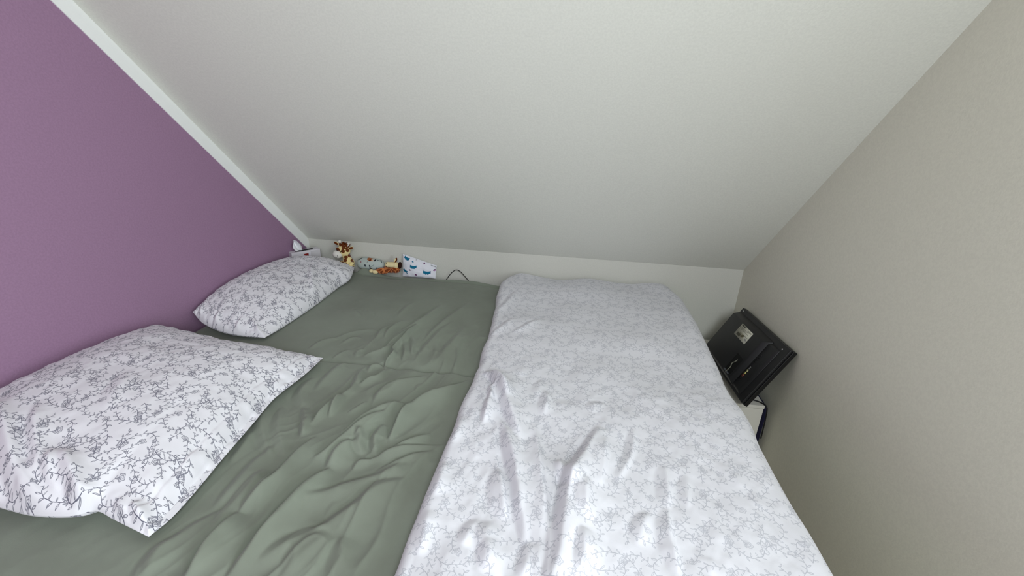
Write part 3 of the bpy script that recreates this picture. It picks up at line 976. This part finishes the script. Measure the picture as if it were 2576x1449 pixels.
# ------------------------------------------------------------------ printed fabrics and labels (flat print, drawn with node maths)
def print_mat(name, base, shapes, rough=0.9, wob=0.0):
    """shapes: (kind, cx, cy, rx, ry, angle, colour) in UV metres; kind 'e' ellipse, 'b' bar, 'c' scalloped cloud"""
    mt, nt, b = new_mat(name, rough, 0.25)
    uvn = nt.n('ShaderNodeUVMap')
    uvn.uv_map = 'UVMap'
    Pq = uvn.outputs[0]
    col = base
    for kind, cx, cy, rx, ry, ang, c in shapes:
        X, Y, _ = nt.xyz(nt.v('SUBTRACT', Pq, (cx, cy, 0)))
        ca, sa = math.cos(ang), math.sin(ang)
        u = nt.m('DIVIDE', nt.m('ADD', nt.m('MULTIPLY', X, ca), nt.m('MULTIPLY', Y, sa)), rx)
        v = nt.m('DIVIDE', nt.m('SUBTRACT', nt.m('MULTIPLY', Y, ca), nt.m('MULTIPLY', X, sa)), ry)
        if kind == 'b':
            d = nt.m('MAXIMUM', nt.m('ABSOLUTE', u), nt.m('ABSOLUTE', v))
        elif kind == 'c':
            sc = nt.m('MULTIPLY', nt.m('ABSOLUTE', nt.m('SINE', nt.m('MULTIPLY', u, 5.0))), -0.35)
            low = nt.m('MULTIPLY', nt.m('SUBTRACT', nt.m('MULTIPLY', v, -1.0), nt.m('MULTIPLY', sc, -1.0)), 1.0)
            d = nt.m('MAXIMUM', nt.m('MAXIMUM', nt.m('ADD', low, nt.m('MULTIPLY', nt.m('MULTIPLY', u, u), 0.75)), nt.m('ADD', nt.m('MULTIPLY', v, 1.4), nt.m('MULTIPLY', nt.m('SUBTRACT', 1.0, nt.m('MULTIPLY', u, u)), 0.55))), nt.m('ABSOLUTE', u))
        else:
            d = nt.m('SQRT', nt.m('ADD', nt.m('MULTIPLY', u, u), nt.m('MULTIPLY', v, v)))
        col = nt.mix(nt.ramp(d, 1.05, 0.9), col, c)
    if isinstance(col, tuple):
        b.inputs['Base Color'].default_value = col
    else:
        nt.put(b.inputs['Base Color'], col)
    noise_bump(nt, b, 400, 0.15, 0.0006, 2.0)
    return mt


def plush_mat(name, ground, spot, scale, mode, lim):
    mt, nt, b = new_mat(name, 0.95, 0.1)
    b.inputs['Sheen Weight'].default_value = 0.3
    tc = nt.n('ShaderNodeTexCoord')
    vo = nt.n('ShaderNodeTexVoronoi', feature='F1' if mode == 'spots' else 'DISTANCE_TO_EDGE')
    vo.inputs['Scale'].default_value = scale
    nt.t.links.new(tc.outputs['Object'], vo.inputs['Vector'])
    f = nt.ramp(vo.outputs['Distance'], lim + 0.03, lim - 0.03) if mode == 'spots' else nt.ramp(vo.outputs['Distance'], lim - 0.02, lim + 0.02)
    nt.put(b.inputs['Base Color'], nt.mix(f, ground, spot))
    noise_bump(nt, b, 900, 0.5, 0.001, 3.0)
    return mt


M_GIRAFFE = plush_mat('giraffe_plush', lin(236, 216, 156), lin(104, 52, 18), 42.0, 'spots', 0.47)
M_PLUSH_BROWN = plush_mat('brown_plush_patches', lin(196, 120, 70), lin(122, 58, 26), 45.0, 'cells', 0.07)
M_CREAM = plain('cream_plush', lin(235, 218, 170), 0.95, 0.1, bump=0.5, bscale=900)
M_OFFWHITE = plain('white_plush', lin(226, 222, 214), 0.95, 0.1, bump=0.5, bscale=900)
M_BROWN = plain('brown_plush', lin(104, 50, 22), 0.95, 0.1, bump=0.5, bscale=900)
M_DARK = plain('dark_brown_plush', lin(52, 28, 20), 0.95, 0.1, bump=0.5, bscale=900)
M_THREAD = plain('dark_thread', lin(50, 42, 40), 0.8)
M_BLACK = plain('black_plastic', lin(24, 24, 26), 0.42, 0.4, bump=0.12, bscale=700)
M_BLACK2 = plain('black_gloss_plastic', lin(16, 16, 19), 0.25, 0.5)
M_CABLE = plain('black_cable', lin(24, 24, 24), 0.5)
M_CABINET = plain('white_melamine', lin(226, 222, 212), 0.5, 0.35)
M_NAVY = plain('navy_board', lin(26, 26, 58), 0.5, 0.35)
M_PAPER = plain('tissue_paper', lin(245, 245, 248), 0.95, 0.1)
M_STEEL = plain('bright_steel', lin(200, 200, 200), 0.3, 0.5, metallic=0.9)
M_YELLOW = plain('yellow_jack', lin(196, 186, 110), 0.5)
M_CREAMJACK = plain('cream_jack', lin(190, 184, 140), 0.5)
M_REDJACK = plain('red_jack', lin(150, 84, 66), 0.5)


def ep(name, blobs, mat, parent, u=18, v=12):
    return part(name, ellipsoid_mesh(name, blobs, u, v), mat, parent)


# ------------------------------------------------------------------ giraffe peeking over the far pillow
gf = empty('plush_giraffe', (0.275, -0.075, 0.605))
tag(gf, 'yellow plush giraffe with brown spots peeking out behind the narrow pillow', 'soft toy')
body = ep('body', [((0.280, -0.070, 0.648), (0.036, 0.034, 0.040), (0, 0, 0)),
                   ((0.276, -0.074, 0.685), (0.024, 0.023, 0.030), (0, 0, 0)),
                   ((0.266, -0.078, 0.728), (0.037, 0.030, 0.036), (0, -0.35, 0)),
                   ((0.262, -0.105, 0.622), (0.014, 0.022, 0.013), (0, 0, 0.2)),
                   ((0.300, -0.105, 0.622), (0.014, 0.022, 0.013), (0, 0, -0.2)),
                   ((0.245, -0.098, 0.655), (0.011, 0.022, 0.012), (0.5, 0, 0.3)),
                   ((0.313, -0.095, 0.655), (0.011, 0.022, 0.012), (0.5, 0, -0.3))], M_GIRAFFE, gf)
fuse(body, 0.004, 5)
mz = ep('muzzle', [((0.236, -0.099, 0.709), (0.028, 0.024, 0.024), (0, 0, 0))], M_OFFWHITE, gf)
on_muzzle = lambda dx, dz: (0.236 + dx, -0.099 - 0.024 * math.sqrt(max(0, 1 - (dx / 0.028) ** 2 - (dz / 0.024) ** 2)) - 0.0003, 0.709 + dz)
part('smile', tube_mesh('smile', [on_muzzle(0.000, -0.0115), on_muzzle(0.006, -0.0110), on_muzzle(0.010, -0.0065), on_muzzle(0.0105, 0.000), on_muzzle(0.009, 0.004)], 0.0009, 6), M_THREAD, mz)
for nm, a, b_ in (('ear', (0.239, -0.080, 0.762), (0.221, -0.082, 0.773)), ('ear', (0.300, -0.080, 0.741), (0.322, -0.082, 0.750))):
    a, b_ = Vector(a), Vector(b_)
    d = (b_ - a)
    e = ep('ear', [((a + b_) / 2, (0.017, 0.006, 0.0085), (0, -math.atan2(d.z, d.x), 0))], M_CREAM, gf, 14, 8)
    ep('inner_ear', [((a * 0.35 + b_ * 0.65) + Vector((0, -0.0052, 0)), (0.0135, 0.0042, 0.0066), (0, -math.atan2(d.z, d.x), 0))], M_BROWN, e, 12, 8)
for c, t in (((0.246, -0.076, 0.772), -0.25), ((0.293, -0.076, 0.761), 0.55)):
    ep('horn', [(c, (0.0065, 0.0065, 0.013), (0, t, 0)), ((c[0] + 0.006 * math.sin(t), c[1], c[2] + 0.008), (0.008, 0.008, 0.007), (0, 0, 0))], M_OFFWHITE, gf, 12, 8)
rn = random.Random(3)
tb = bmesh.new()
for k in range(46):
    an = rn.uniform(0.75, 2.25)
    base = Vector((0.268 + 0.031 * math.cos(an) + 0.002, -0.078 + rn.uniform(-0.014, 0.012), 0.728 + 0.030 * math.sin(an)))
    dr = Vector((math.cos(an) * 0.8 + rn.uniform(-.2, .2), rn.uniform(-.3, .3), math.sin(an))).normalized()
    T = Matrix.Translation(base + dr * 0.008) @ dr.to_track_quat('Z', 'Y').to_matrix().to_4x4()
    bmesh.ops.create_cone(tb, cap_ends=False, segments=6, radius1=0.0055, radius2=0.0006, depth=0.024, matrix=T)
mt_ = bpy.data.meshes.new('mane_tuft')
tb.to_mesh(mt_)
tb.free()
part('mane_tuft', mt_, M_BROWN, gf)
ep('eye_patch', [((0.2445, -0.1035, 0.741), (0.0105, 0.004, 0.010), (0.4, 0.3, 0))], M_BROWN, gf, 12, 8)
part('eye', tube_mesh('eye', [(0.2585, -0.1110, 0.7255), (0.2655, -0.1105, 0.7295), (0.2735, -0.1085, 0.7345)], 0.0022, 6), M_DARK, gf)
part('eye', tube_mesh('eye', [(0.2340, -0.1045, 0.7365), (0.2395, -0.1080, 0.7355), (0.2440, -0.1092, 0.7330)], 0.0018, 6), M_DARK, gf)

# ------------------------------------------------------------------ grey bolster cushion with fox print
n1, n2 = 60, 40
tt, aa = np.meshgrid(np.linspace(-1, 1, n1), np.linspace(0, 2 * math.pi, n2), indexing='ij')
rad = 0.0375 * np.clip(1 - np.abs(tt) ** 3.2, 0, 1) ** 0.5 * (1 + 0.05 * np.sin(aa * 3 + tt * 4))
rad *= 1 + 0.05 * np.exp(-(1 - np.abs(tt)) / 0.1) * np.sin(aa * 11)
P = np.stack([0.402 + 0.084 * tt, -0.0405 + rad * np.cos(aa) * 0.95, 0.643 - 0.002 * tt + rad * np.sin(aa)], -1)
UVc = np.stack([P[..., 0] - 0.29, P[..., 2] - 0.61], -1)
U0 = lambda x, z: (x - 0.29, z - 0.61)
fx = []
for k, x, z, rx, rz, an, c in (('e', 0.348, 0.668, 0.0055, 0.0050, 0.3, lin(150, 112, 116)), ('e', 0.378, 0.653, 0.006, 0.0075, 0.2, lin(74, 78, 84)),
                               ('e', 0.405, 0.650, 0.0035, 0.009, 0.2, lin(58, 62, 70)), ('e', 0.408, 0.636, 0.010, 0.005, -0.4, lin(60, 62, 66)),
                               ('b', 0.421, 0.654, 0.012, 0.0010, 0.6, lin(96, 104, 104)), ('e', 0.340, 0.682, 0.010, 0.0025, 0.6, lin(84, 88, 86)),
                               ('e', 0.397, 0.6835, 0.018, 0.0045, -0.15, lin(176, 108, 68)), ('e', 0.403, 0.681, 0.007, 0.004, 0.0, lin(120, 50, 24)),
                               ('e', 0.417, 0.681, 0.006, 0.0045, 0.0, lin(214, 186, 160)), ('e', 0.432, 0.682, 0.006, 0.004, 0.0, lin(40, 40, 44)),
                               ('b', 0.466, 0.672, 0.007, 0.0012, -0.9, lin(86, 92, 96)), ('b', 0.452, 0.680, 0.010, 0.0010, -0.3, lin(96, 104, 104)),
                               ('b', 0.392, 0.675, 0.006, 0.0011, 0.9, lin(84, 88, 86)), ('e', 0.443, 0.640, 0.004, 0.0045, 0.0, lin(84, 90, 96)),
                               ('e', 0.318, 0.655, 0.004, 0.006, 0.0, lin(90, 94, 98)), ('b', 0.326, 0.676, 0.008, 0.0010, 0.9, lin(96, 104, 104))):
    u_, v_ = U0(x + 0.006, z - 0.007)
    fx.append((k, u_, v_, rx, rz, an, c))
M_FOX = print_mat('pale_grey_fox_print', lin(186, 196, 192), fx)
bol = bpy.data.objects.new('bolster_cushion', grids_mesh('bolster_cushion', [(P, UVc, False)]))
COL.objects.link(bol)
bol.data.materials.append(M_FOX)
bol.data.polygons.foreach_set('use_smooth', [True] * len(bol.data.polygons))
tag(bol, 'small pale grey bolster cushion with fox print lying against the knee wall', 'cushion')

# ------------------------------------------------------------------ brown giraffe toy lying on its back
cw = empty('plush_giraffe', (0.53, -0.075, 0.605))
tag(cw, 'brown patched plush toy with cream face lying between bolster and cloud print pouch', 'soft toy')
b2 = ep('body', [((0.532, -0.066, 0.632), (0.050, 0.030, 0.022), (0, 0, 0)), ((0.484, -0.098, 0.634), (0.028, 0.014, 0.014), (0, -0.3, 0)),
                 ((0.565, -0.075, 0.638), (0.030, 0.026, 0.024), (0, 0, 0)), ((0.460, -0.102, 0.627), (0.024, 0.012, 0.011), (0, -0.2, 0.1)),
                 ((0.500, -0.098, 0.624), (0.036, 0.012, 0.012), (0, -0.05, 0.1))], M_PLUSH_BROWN, cw)
fuse(b2, 0.004, 4)
hd = ep('head', [((0.548, -0.078, 0.664), (0.036, 0.020, 0.0165), (0, 0.0, 0)), ((0.524, -0.080, 0.664), (0.017, 0.018, 0.0165), (0, 0, 0)), ((0.573, -0.078, 0.662), (0.018, 0.020, 0.020), (0, 0, 0))], M_CREAM, cw)
fuse(hd, 0.0035, 4)
ear2 = ep('ear', [((0.569, -0.075, 0.690), (0.008, 0.006, 0.019), (0, 0.45, 0))], M_BROWN, cw, 14, 8)
ep('inner_ear', [((0.567, -0.0795, 0.692), (0.0045, 0.0035, 0.014), (0, 0.45, 0))], M_CREAM, ear2, 12, 8)
ep('mane', [((0.593, -0.074, 0.663), (0.009, 0.019, 0.020), (0, 0, 0))], M_DARK, cw)
for c in ((0.522, -0.0965, 0.676), (0.522, -0.0985, 0.658)):
    ep('nostril', [(c, (0.0024, 0.0014, 0.0018), (0, 0, 0))], M_DARK, hd, 8, 6)
ep('hoof', [((0.432, -0.103, 0.626), (0.012, 0.012, 0.011), (0, 0, 0))], M_CREAM, cw, 14, 8)
ep('hoof', [((0.458, -0.110, 0.624), (0.017, 0.012, 0.011), (0, 0.1, 0))], M_CREAM, cw, 14, 8)

# ------------------------------------------------------------------ white pouch with blue cloud print
n = 50
u, v = np.meshgrid(np.linspace(0, 1, n), np.linspace(0, 1, n))
tl, trr, br, bl = np.array([0.594, 0.716]), np.array([0.793, 0.661]), np.array([0.789, 0.588]), np.array([0.592, 0.586])
xz = ((1 - u)[..., None] * ((1 - v)[..., None] * bl + v[..., None] * tl) + u[..., None] * ((1 - v)[..., None] * br + v[..., None] * trr))
puff = ((1 - np.abs(2 * u - 1) ** 2.4) * (1 - np.abs(2 * v - 1) ** 2.4)).clip(0) ** 0.6
wr_ = 0.0022 * vnoise(u * 7, v * 6, 61) + 0.004 * np.exp(-((u - 0.10 - 0.12 * (1 - v)) / 0.05) ** 2) * (1 - v)
yb = -0.034 + 0.020 * (v - 0.5)
front = np.stack([xz[..., 0], yb - 0.024 * puff - wr_ * puff ** 0.5, xz[..., 1]], -1)
rear = np.stack([xz[..., 0], yb + 0.012 * puff, xz[..., 1]], -1)
UVb = np.stack([xz[..., 0] - 0.59, xz[..., 1] - 0.60], -1)
blue, plum = lin(22, 112, 146), lin(96, 46, 92)
cl = []
for k, x, z, rx, rz, an, c in (('c', 0.622, 0.697, 0.017, 0.010, -0.35, blue), ('e', 0.659, 0.680, 0.006, 0.003, -0.4, blue), ('c', 0.664, 0.655, 0.020, 0.011, -0.05, blue),
                               ('c', 0.743, 0.627, 0.022, 0.012, -0.05, blue), ('c', 0.615, 0.627, 0.015, 0.009, -0.5, blue), ('e', 0.625, 0.611, 0.007, 0.003, -0.6, blue),
                               ('e', 0.724, 0.672, 0.0045, 0.0045, -0.7, plum), ('e', 0.643, 0.633, 0.0060, 0.0035, -0.7, plum), ('e', 0.783, 0.638, 0.0065, 0.0045, 0.4, plum),
                               ('e', 0.785, 0.6345, 0.004, 0.0028, 0.4, lin(176, 130, 176)), ('e', 0.679, 0.608, 0.0065, 0.0045, -0.2, plum), ('e', 0.6755, 0.689, 0.002, 0.002, 0, lin(120, 120, 130))):
    cl.append((k, x - 0.59, z - 0.60, rx, rz, an, c))
M_CLOUD = print_mat('white_cotton_cloud_print', lin(232, 232, 240), cl)
po = empty('cloud_pouch', (0.69, -0.04, 0.60))
tag(po, 'white fabric pouch with teal cloud print propped against the knee wall', 'pouch')
part('pouch_body', grids_mesh('pouch_body', [(front, UVb, False), (rear, UVb + 3.0, True)]), M_CLOUD, po)
part('strap', tube_mesh('strap', [(0.765, -0.043, 0.668), (0.780, -0.050, 0.666), (0.795, -0.050, 0.661), (0.7965, -0.050, 0.655), (0.793, -0.044, 0.648)], 0.0012, 6), plain('grey_strap', lin(120, 128, 124), 0.8), po)

# ------------------------------------------------------------------ tissue box behind the narrow pillow
A = Vector((0.031, -0.212, 0.0))
S = Vector((0.5928, 0.8054, 0)).normalized()
NB = Vector((S.y, -S.x, 0))                   # towards the room
BW, BD, BZ0, BZ1 = 0.157, 0.050, 0.612, 0.730
bx = empty('tissue_box', A + S * (BW / 2) - NB * (BD / 2) + Vector((0, 0, BZ0)))
tag(bx, 'white cardboard tissue box with red square and drawn up tissue in the wall corner', 'tissue box')
Zv = Vector((0, 0, 1))
M_CARD = plain('white_card', lin(222, 218, 224), 0.6, 0.3)
part('carton', frame_box('carton', A, S, -NB, Zv, (0, 0.0, BZ0), (BW, BD, BZ1), 0.001, 1), M_CARD, bx, False)
part('slot', frame_box('slot', A, S, -NB, Zv, (0.03, 0.014, BZ1), (BW - 0.03, 0.036, BZ1 + 0.0008)), plain('slot_shadow', lin(30, 30, 34), 0.9), bx, False)
part('red_square', frame_box('red_square', A, S, NB, Zv, (0.066, 0.0002, BZ1 - 0.034), (0.090, 0.0008, BZ1 - 0.014)), plain('red_print', lin(140, 28, 26), 0.6), bx, False)
part('side_panel', frame_box('side_panel', A, S, NB, Zv, (0.103, 0.0002, BZ0 + 0.01), (BW - 0.002, 0.0006, BZ1 - 0.004)), plain('pale_grey_card', lin(206, 202, 206), 0.6), bx, False)
fc = bpy.data.curves.new('lettering', 'FONT')
fc.body = 'Alo'
fc.size = 0.042
fc.extrude = 0.0003
tmp = bpy.data.objects.new('tmp_text', fc)
COL.objects.link(tmp)
bpy.context.view_layer.update()
ml = bpy.data.meshes.new_from_object(tmp.evaluated_get(bpy.context.evaluated_depsgraph_get()))
bpy.data.objects.remove(tmp)
ml.name = 'lettering'
ml.materials.clear()
fo = bpy.data.objects.new('lettering', ml)
COL.objects.link(fo)
ml.materials.append(plain('ink_print', lin(70, 62, 80), 0.6))
TM = Matrix((S, Zv, NB)).transposed().to_4x4()
TM.translation = A + S * 0.010 + NB * 0.0008 + Vector((0, 0, BZ1 - 0.047))
fo.parent = bx
fo.matrix_parent_inverse = Matrix.Translation(-bx.location)
fo.matrix_basis = TM
nu, nv = 40, 26
u, v = np.meshgrid(np.linspace(0, 1, nu), np.linspace(0, 1, nv))
# a tuft of tissue: fans upwards, folds over its tip
wid = 0.055 * (0.50 + 0.5 * np.sin(v * 2.6 + 0.25)) * (1 - 0.55 * v ** 3)
cs = 0.050 - 0.018 * v + 0.006 * v * v
s_ = cs + (u - 0.5) * wid
nrm = 0.010 * np.sin(u * 9 + v * 2) * (0.4 + v) + 0.006 * np.cos(u * 4 - v * 3)
Pz = BZ1 + 0.002 + 0.062 * v - 0.020 * (u - 0.45) ** 2 * v
A_ = np.array(A)
P = A_[None, None] + s_[..., None] * np.array(S) + (nrm - 0.024)[..., None] * np.array(NB)
P[..., 2] = Pz
P[..., 0] = np.maximum(P[..., 0], 0.010)
ti = part('tissue', grids_mesh('tissue', [(P, np.stack([u, v], -1), False)]), M_PAPER, bx)
sol = ti.modifiers.new('thick', 'SOLIDIFY')
sol.thickness = 0.0008

# ------------------------------------------------------------------ black cable looping out of the gap behind the mattress
cb = bpy.data.objects.new('cable', tube_mesh('cable', [(0.835, -0.036, 0.555), (0.858, -0.034, 0.595), (0.885, -0.031, 0.630), (0.909, -0.029, 0.6455), (0.932, -0.029, 0.638), (0.955, -0.031, 0.616), (0.985, -0.034, 0.583), (1.01, -0.036, 0.545)], 0.0021, 10))
COL.objects.link(cb)
cb.data.materials.append(M_CABLE)
cb.data.polygons.foreach_set('use_smooth', [True] * len(cb.data.polygons))
tag(cb, 'thin black cable arching up from the gap behind the mattress', 'cable')

# ------------------------------------------------------------------ white cabinet, navy board and television in the corner
CX0, CX1, CY0, CY1, CZ = 2.165, 2.415, -0.628, -0.03, 0.354
ca = empty('cabinet', ((CX0 + CX1) / 2, (CY0 + CY1) / 2, 0.0))
tag(ca, 'low white cabinet squeezed between the foot of the bed and the right wall', 'cabinet')
part('carcass', box_mesh('carcass', (CX0, CY0 + 0.018, 0.0), (CX1, CY1, CZ - 0.016), 0.002), M_CABINET, ca, False)
part('top_panel', box_mesh('top_panel', (CX0, CY0, CZ - 0.0155), (CX1, CY1, CZ), 0.0015), M_CABINET, ca, False)
dr_ = part('door', box_mesh('door', (CX0 + 0.002, CY0 + 0.001, 0.02), (CX1 - 0.002, CY0 + 0.0175, CZ - 0.018), 0.0015), M_CABINET, ca, False)
part('handle', box_mesh('handle', (CX0 + 0.012, CY0 - 0.016, 0.20), (CX0 + 0.022, CY0 + 0.0005, 0.28), 0.003), M_STEEL, dr_, False)

nb = bpy.data.objects.new('board', box_mesh('board', (2.4225, -0.60, 0.0), (2.4440, -0.20, 0.325), 0.002))
COL.objects.link(nb)
nb.data.materials.append(M_NAVY)
tag(nb, 'dark navy board standing upright between the white cabinet and the right wall', 'board')

TO = Vector((2.418, -0.17839, 0.62306))
E1 = Vector((0, -0.9971987, 0.0747977))
E2 = Vector((-0.4815718, -0.0655532, -0.8739516))
EN = Vector((-0.8764066, 0.0360205, 0.4802228))      # out of the back of the set, towards the bed
TL, TH, TT = 0.514, 0.290, 0.030
tvs = empty('television', TO + E1 * (TL / 2) + E2 * TH)
tag(tvs, 'small black flat television leaning face down against the right wall on the cabinet', 'television')
fb = lambda nm, lo, hi, bev=0.0, seg=2: frame_box(nm, TO, E1, E2, EN, lo, hi, bev, seg)
part('screen_bezel', fb('screen_bezel', (0, 0, -TT), (TL, TH, -0.012), 0.003), M_BLACK2, tvs, False)
part('back_cover', fb('back_cover', (0.002, 0.002, -0.0125), (TL - 0.002, TH - 0.002, 0.0), 0.004), M_BLACK, tvs, False)


def frustum(nm, lo, hi, z0, z1, inset):
    (a0, b0), (a1, b1) = lo, hi
    i0, i1, i2, i3 = inset
    base = [(a0, b0), (a1, b0), (a1, b1), (a0, b1)]
    top = [(a0 + i0, b0 + i1), (a1 - i2, b0 + i1), (a1 - i2, b1 - i3), (a0 + i0, b1 - i3)]
    pts = [TO + E1 * a + E2 * b + EN * z0 for a, b in base] + [TO + E1 * a + E2 * b + EN * z1 for a, b in top]
    me = poly_mesh(nm, pts, [(0, 1, 2, 3), (7, 6, 5, 4), (0, 4, 5, 1), (1, 5, 6, 2), (2, 6, 7, 3), (3, 7, 4, 0)])
    bm = bmesh.new()
    bm.from_mesh(me)
    bmesh.ops.recalc_face_normals(bm, faces=bm.faces[:])
    bmesh.ops.bevel(bm, geom=bm.edges[:], offset=0.005, segments=3, profile=0.5, affect='EDGES')
    bm.to_mesh(me)
    bm.free()
    return me


hump = part('rear_housing', frustum('rear_housing', (0.012, 0.022), (0.398, TH - 0.012), -0.001, 0.030, (0.008, 0.026, 0.022, 0.02)), M_BLACK, tvs)
part('lower_step', frustum('lower_step', (0.36, 0.030), (0.470, TH - 0.014), -0.001, 0.010, (0.004, 0.010, 0.014, 0.012)), M_BLACK, tvs)
stick = []
gk = lin(120, 118, 108)
for k, x, y, rx, ry, an, c in (('b', 0.026, 0.055, 0.019, 0.0026, 0, lin(66, 64, 58)), ('b', 0.055, 0.046, 0.040, 0.0009, 0, gk), ('b', 0.050, 0.042, 0.034, 0.0008, 0, gk), ('b', 0.060, 0.038, 0.046, 0.0009, 0, gk),
                               ('b', 0.100, 0.053, 0.022, 0.0010, 0, gk), ('b', 0.100, 0.0495, 0.022, 0.0009, 0, gk), ('b', 0.060, 0.018, 0.026, 0.0085, 0, lin(168, 164, 140)),
                               ('b', 0.034, 0.013, 0.018, 0.0070, 0, lin(110, 108, 92)), ('e', 0.073, 0.020, 0.015, 0.0060, 0.4, lin(112, 106, 82)), ('b', 0.100, 0.026, 0.020, 0.0010, 0, gk),
                               ('b', 0.112, 0.016, 0.010, 0.0042, 0, lin(150, 146, 142)), ('b', 0.010, 0.030, 0.0016, 0.016, 0, lin(150, 148, 134))):
    stick.append((k, x, y, rx, ry, an, c))
M_STICK = print_mat('rating_label_print', lin(198, 196, 180), stick, 0.6)
c4 = [TO + E1 * a + E2 * b + EN * 0.0306 for a, b in ((0.160, 0.113), (0.289, 0.113), (0.289, 0.053), (0.160, 0.053))]
Pst = np.array([[c4[0], c4[1]], [c4[3], c4[2]]], float)
UVs = np.array([[(0, 0), (0.129, 0)], [(0, 0.060), (0.129, 0.060)]], float)
ls = part('rating_label', grids_mesh('rating_label', [(Pst, UVs, False)]), M_STICK, tvs, False)
ls.modifiers.new('thick', 'SOLIDIFY').thickness = 0.0004
part('socket_recess', fb('socket_recess', (0.298, 0.158, 0.026), (0.366, 0.244, 0.0306), 0.001, 1), plain('recess_black', lin(8, 9, 10), 0.7), tvs, False)
part('power_cable', tube_mesh('power_cable', [TO + E1 * a + E2 * b + EN * h for a, b, h in ((0.335, 0.178, 0.031), (0.338, 0.190, 0.036), (0.330, 0.205, 0.037), (0.338, 0.222, 0.036), (0.330, 0.252, 0.034))], 0.0018, 8), plain('dull_cable', lin(128, 126, 112), 0.6), tvs)
part('stand_bracket', fb('stand_bracket', (0.300, 0.246, 0.030), (0.352, 0.252, 0.034), 0.001, 1), plain('grey_bracket', lin(92, 96, 104), 0.4), tvs, False)


def disc(nm, a, b, h, r, mat, hole=True):
    bm = bmesh.new()
    T = Matrix((E1, E2, E1.cross(E2))).transposed().to_4x4()
    T.translation = TO + E1 * a + E2 * b + EN * h
    bmesh.ops.create_cone(bm, cap_ends=True, segments=14, radius1=r, radius2=r, depth=0.003, matrix=T)
    me = bpy.data.meshes.new(nm)
    bm.to_mesh(me)
    bm.free()
    o = part(nm, me, mat, tvs)
    if hole:
        bm = bmesh.new()
        T2 = T.copy()
        T2.translation = TO + E1 * a + E2 * b + EN * (h + 0.0014)
        bmesh.ops.create_cone(bm, cap_ends=True, segments=10, radius1=r * 0.42, radius2=r * 0.42, depth=0.001, matrix=T2)
        me2 = bpy.data.meshes.new('jack_hole')
        bm.to_mesh(me2)
        bm.free()
        part('jack_hole', me2, M_BLACK2, o)
    return o


disc('jack', 0.409, 0.181, 0.011, 0.0058, M_CREAMJACK)
disc('jack', 0.408, 0.195, 0.011, 0.0058, M_YELLOW)
disc('jack', 0.407, 0.209, 0.011, 0.0058, M_REDJACK)
disc('jack', 0.405, 0.223, 0.011, 0.0040, M_BLACK2, False)
part('usb_port', fb('usb_port', (0.405, 0.159, 0.0095), (0.4115, 0.172, 0.0112), 0.0005, 1), M_STEEL, tvs, False)
for k in range(4):
    disc('button', 0.408 + 0.001 * k, 0.133 - 0.012 * k, 0.010, 0.0034, M_BLACK2, False)
disc('screw', 0.468, 0.022, 0.000, 0.0035, M_STEEL, False)
disc('screw', 0.453, 0.267, 0.000, 0.0035, M_STEEL, False)
disc('screw', 0.030, 0.014, 0.000, 0.0035, M_STEEL, False)

c2 = bpy.data.objects.new('cable', tube_mesh('cable', [(2.33, -0.585, 0.3607), (2.352, -0.592, 0.3607), (2.372, -0.598, 0.3607), (2.392, -0.606, 0.3607), (2.406, -0.618, 0.3605), (2.4195, -0.634, 0.352), (2.424, -0.640, 0.30), (2.426, -0.645, 0.20)], 0.0028, 8))
COL.objects.link(c2)
c2.data.materials.append(M_CABLE)
c2.data.polygons.foreach_set('use_smooth', [True] * len(c2.data.polygons))
tag(c2, 'black cable running over the white cabinet top and down its edge', 'cable')
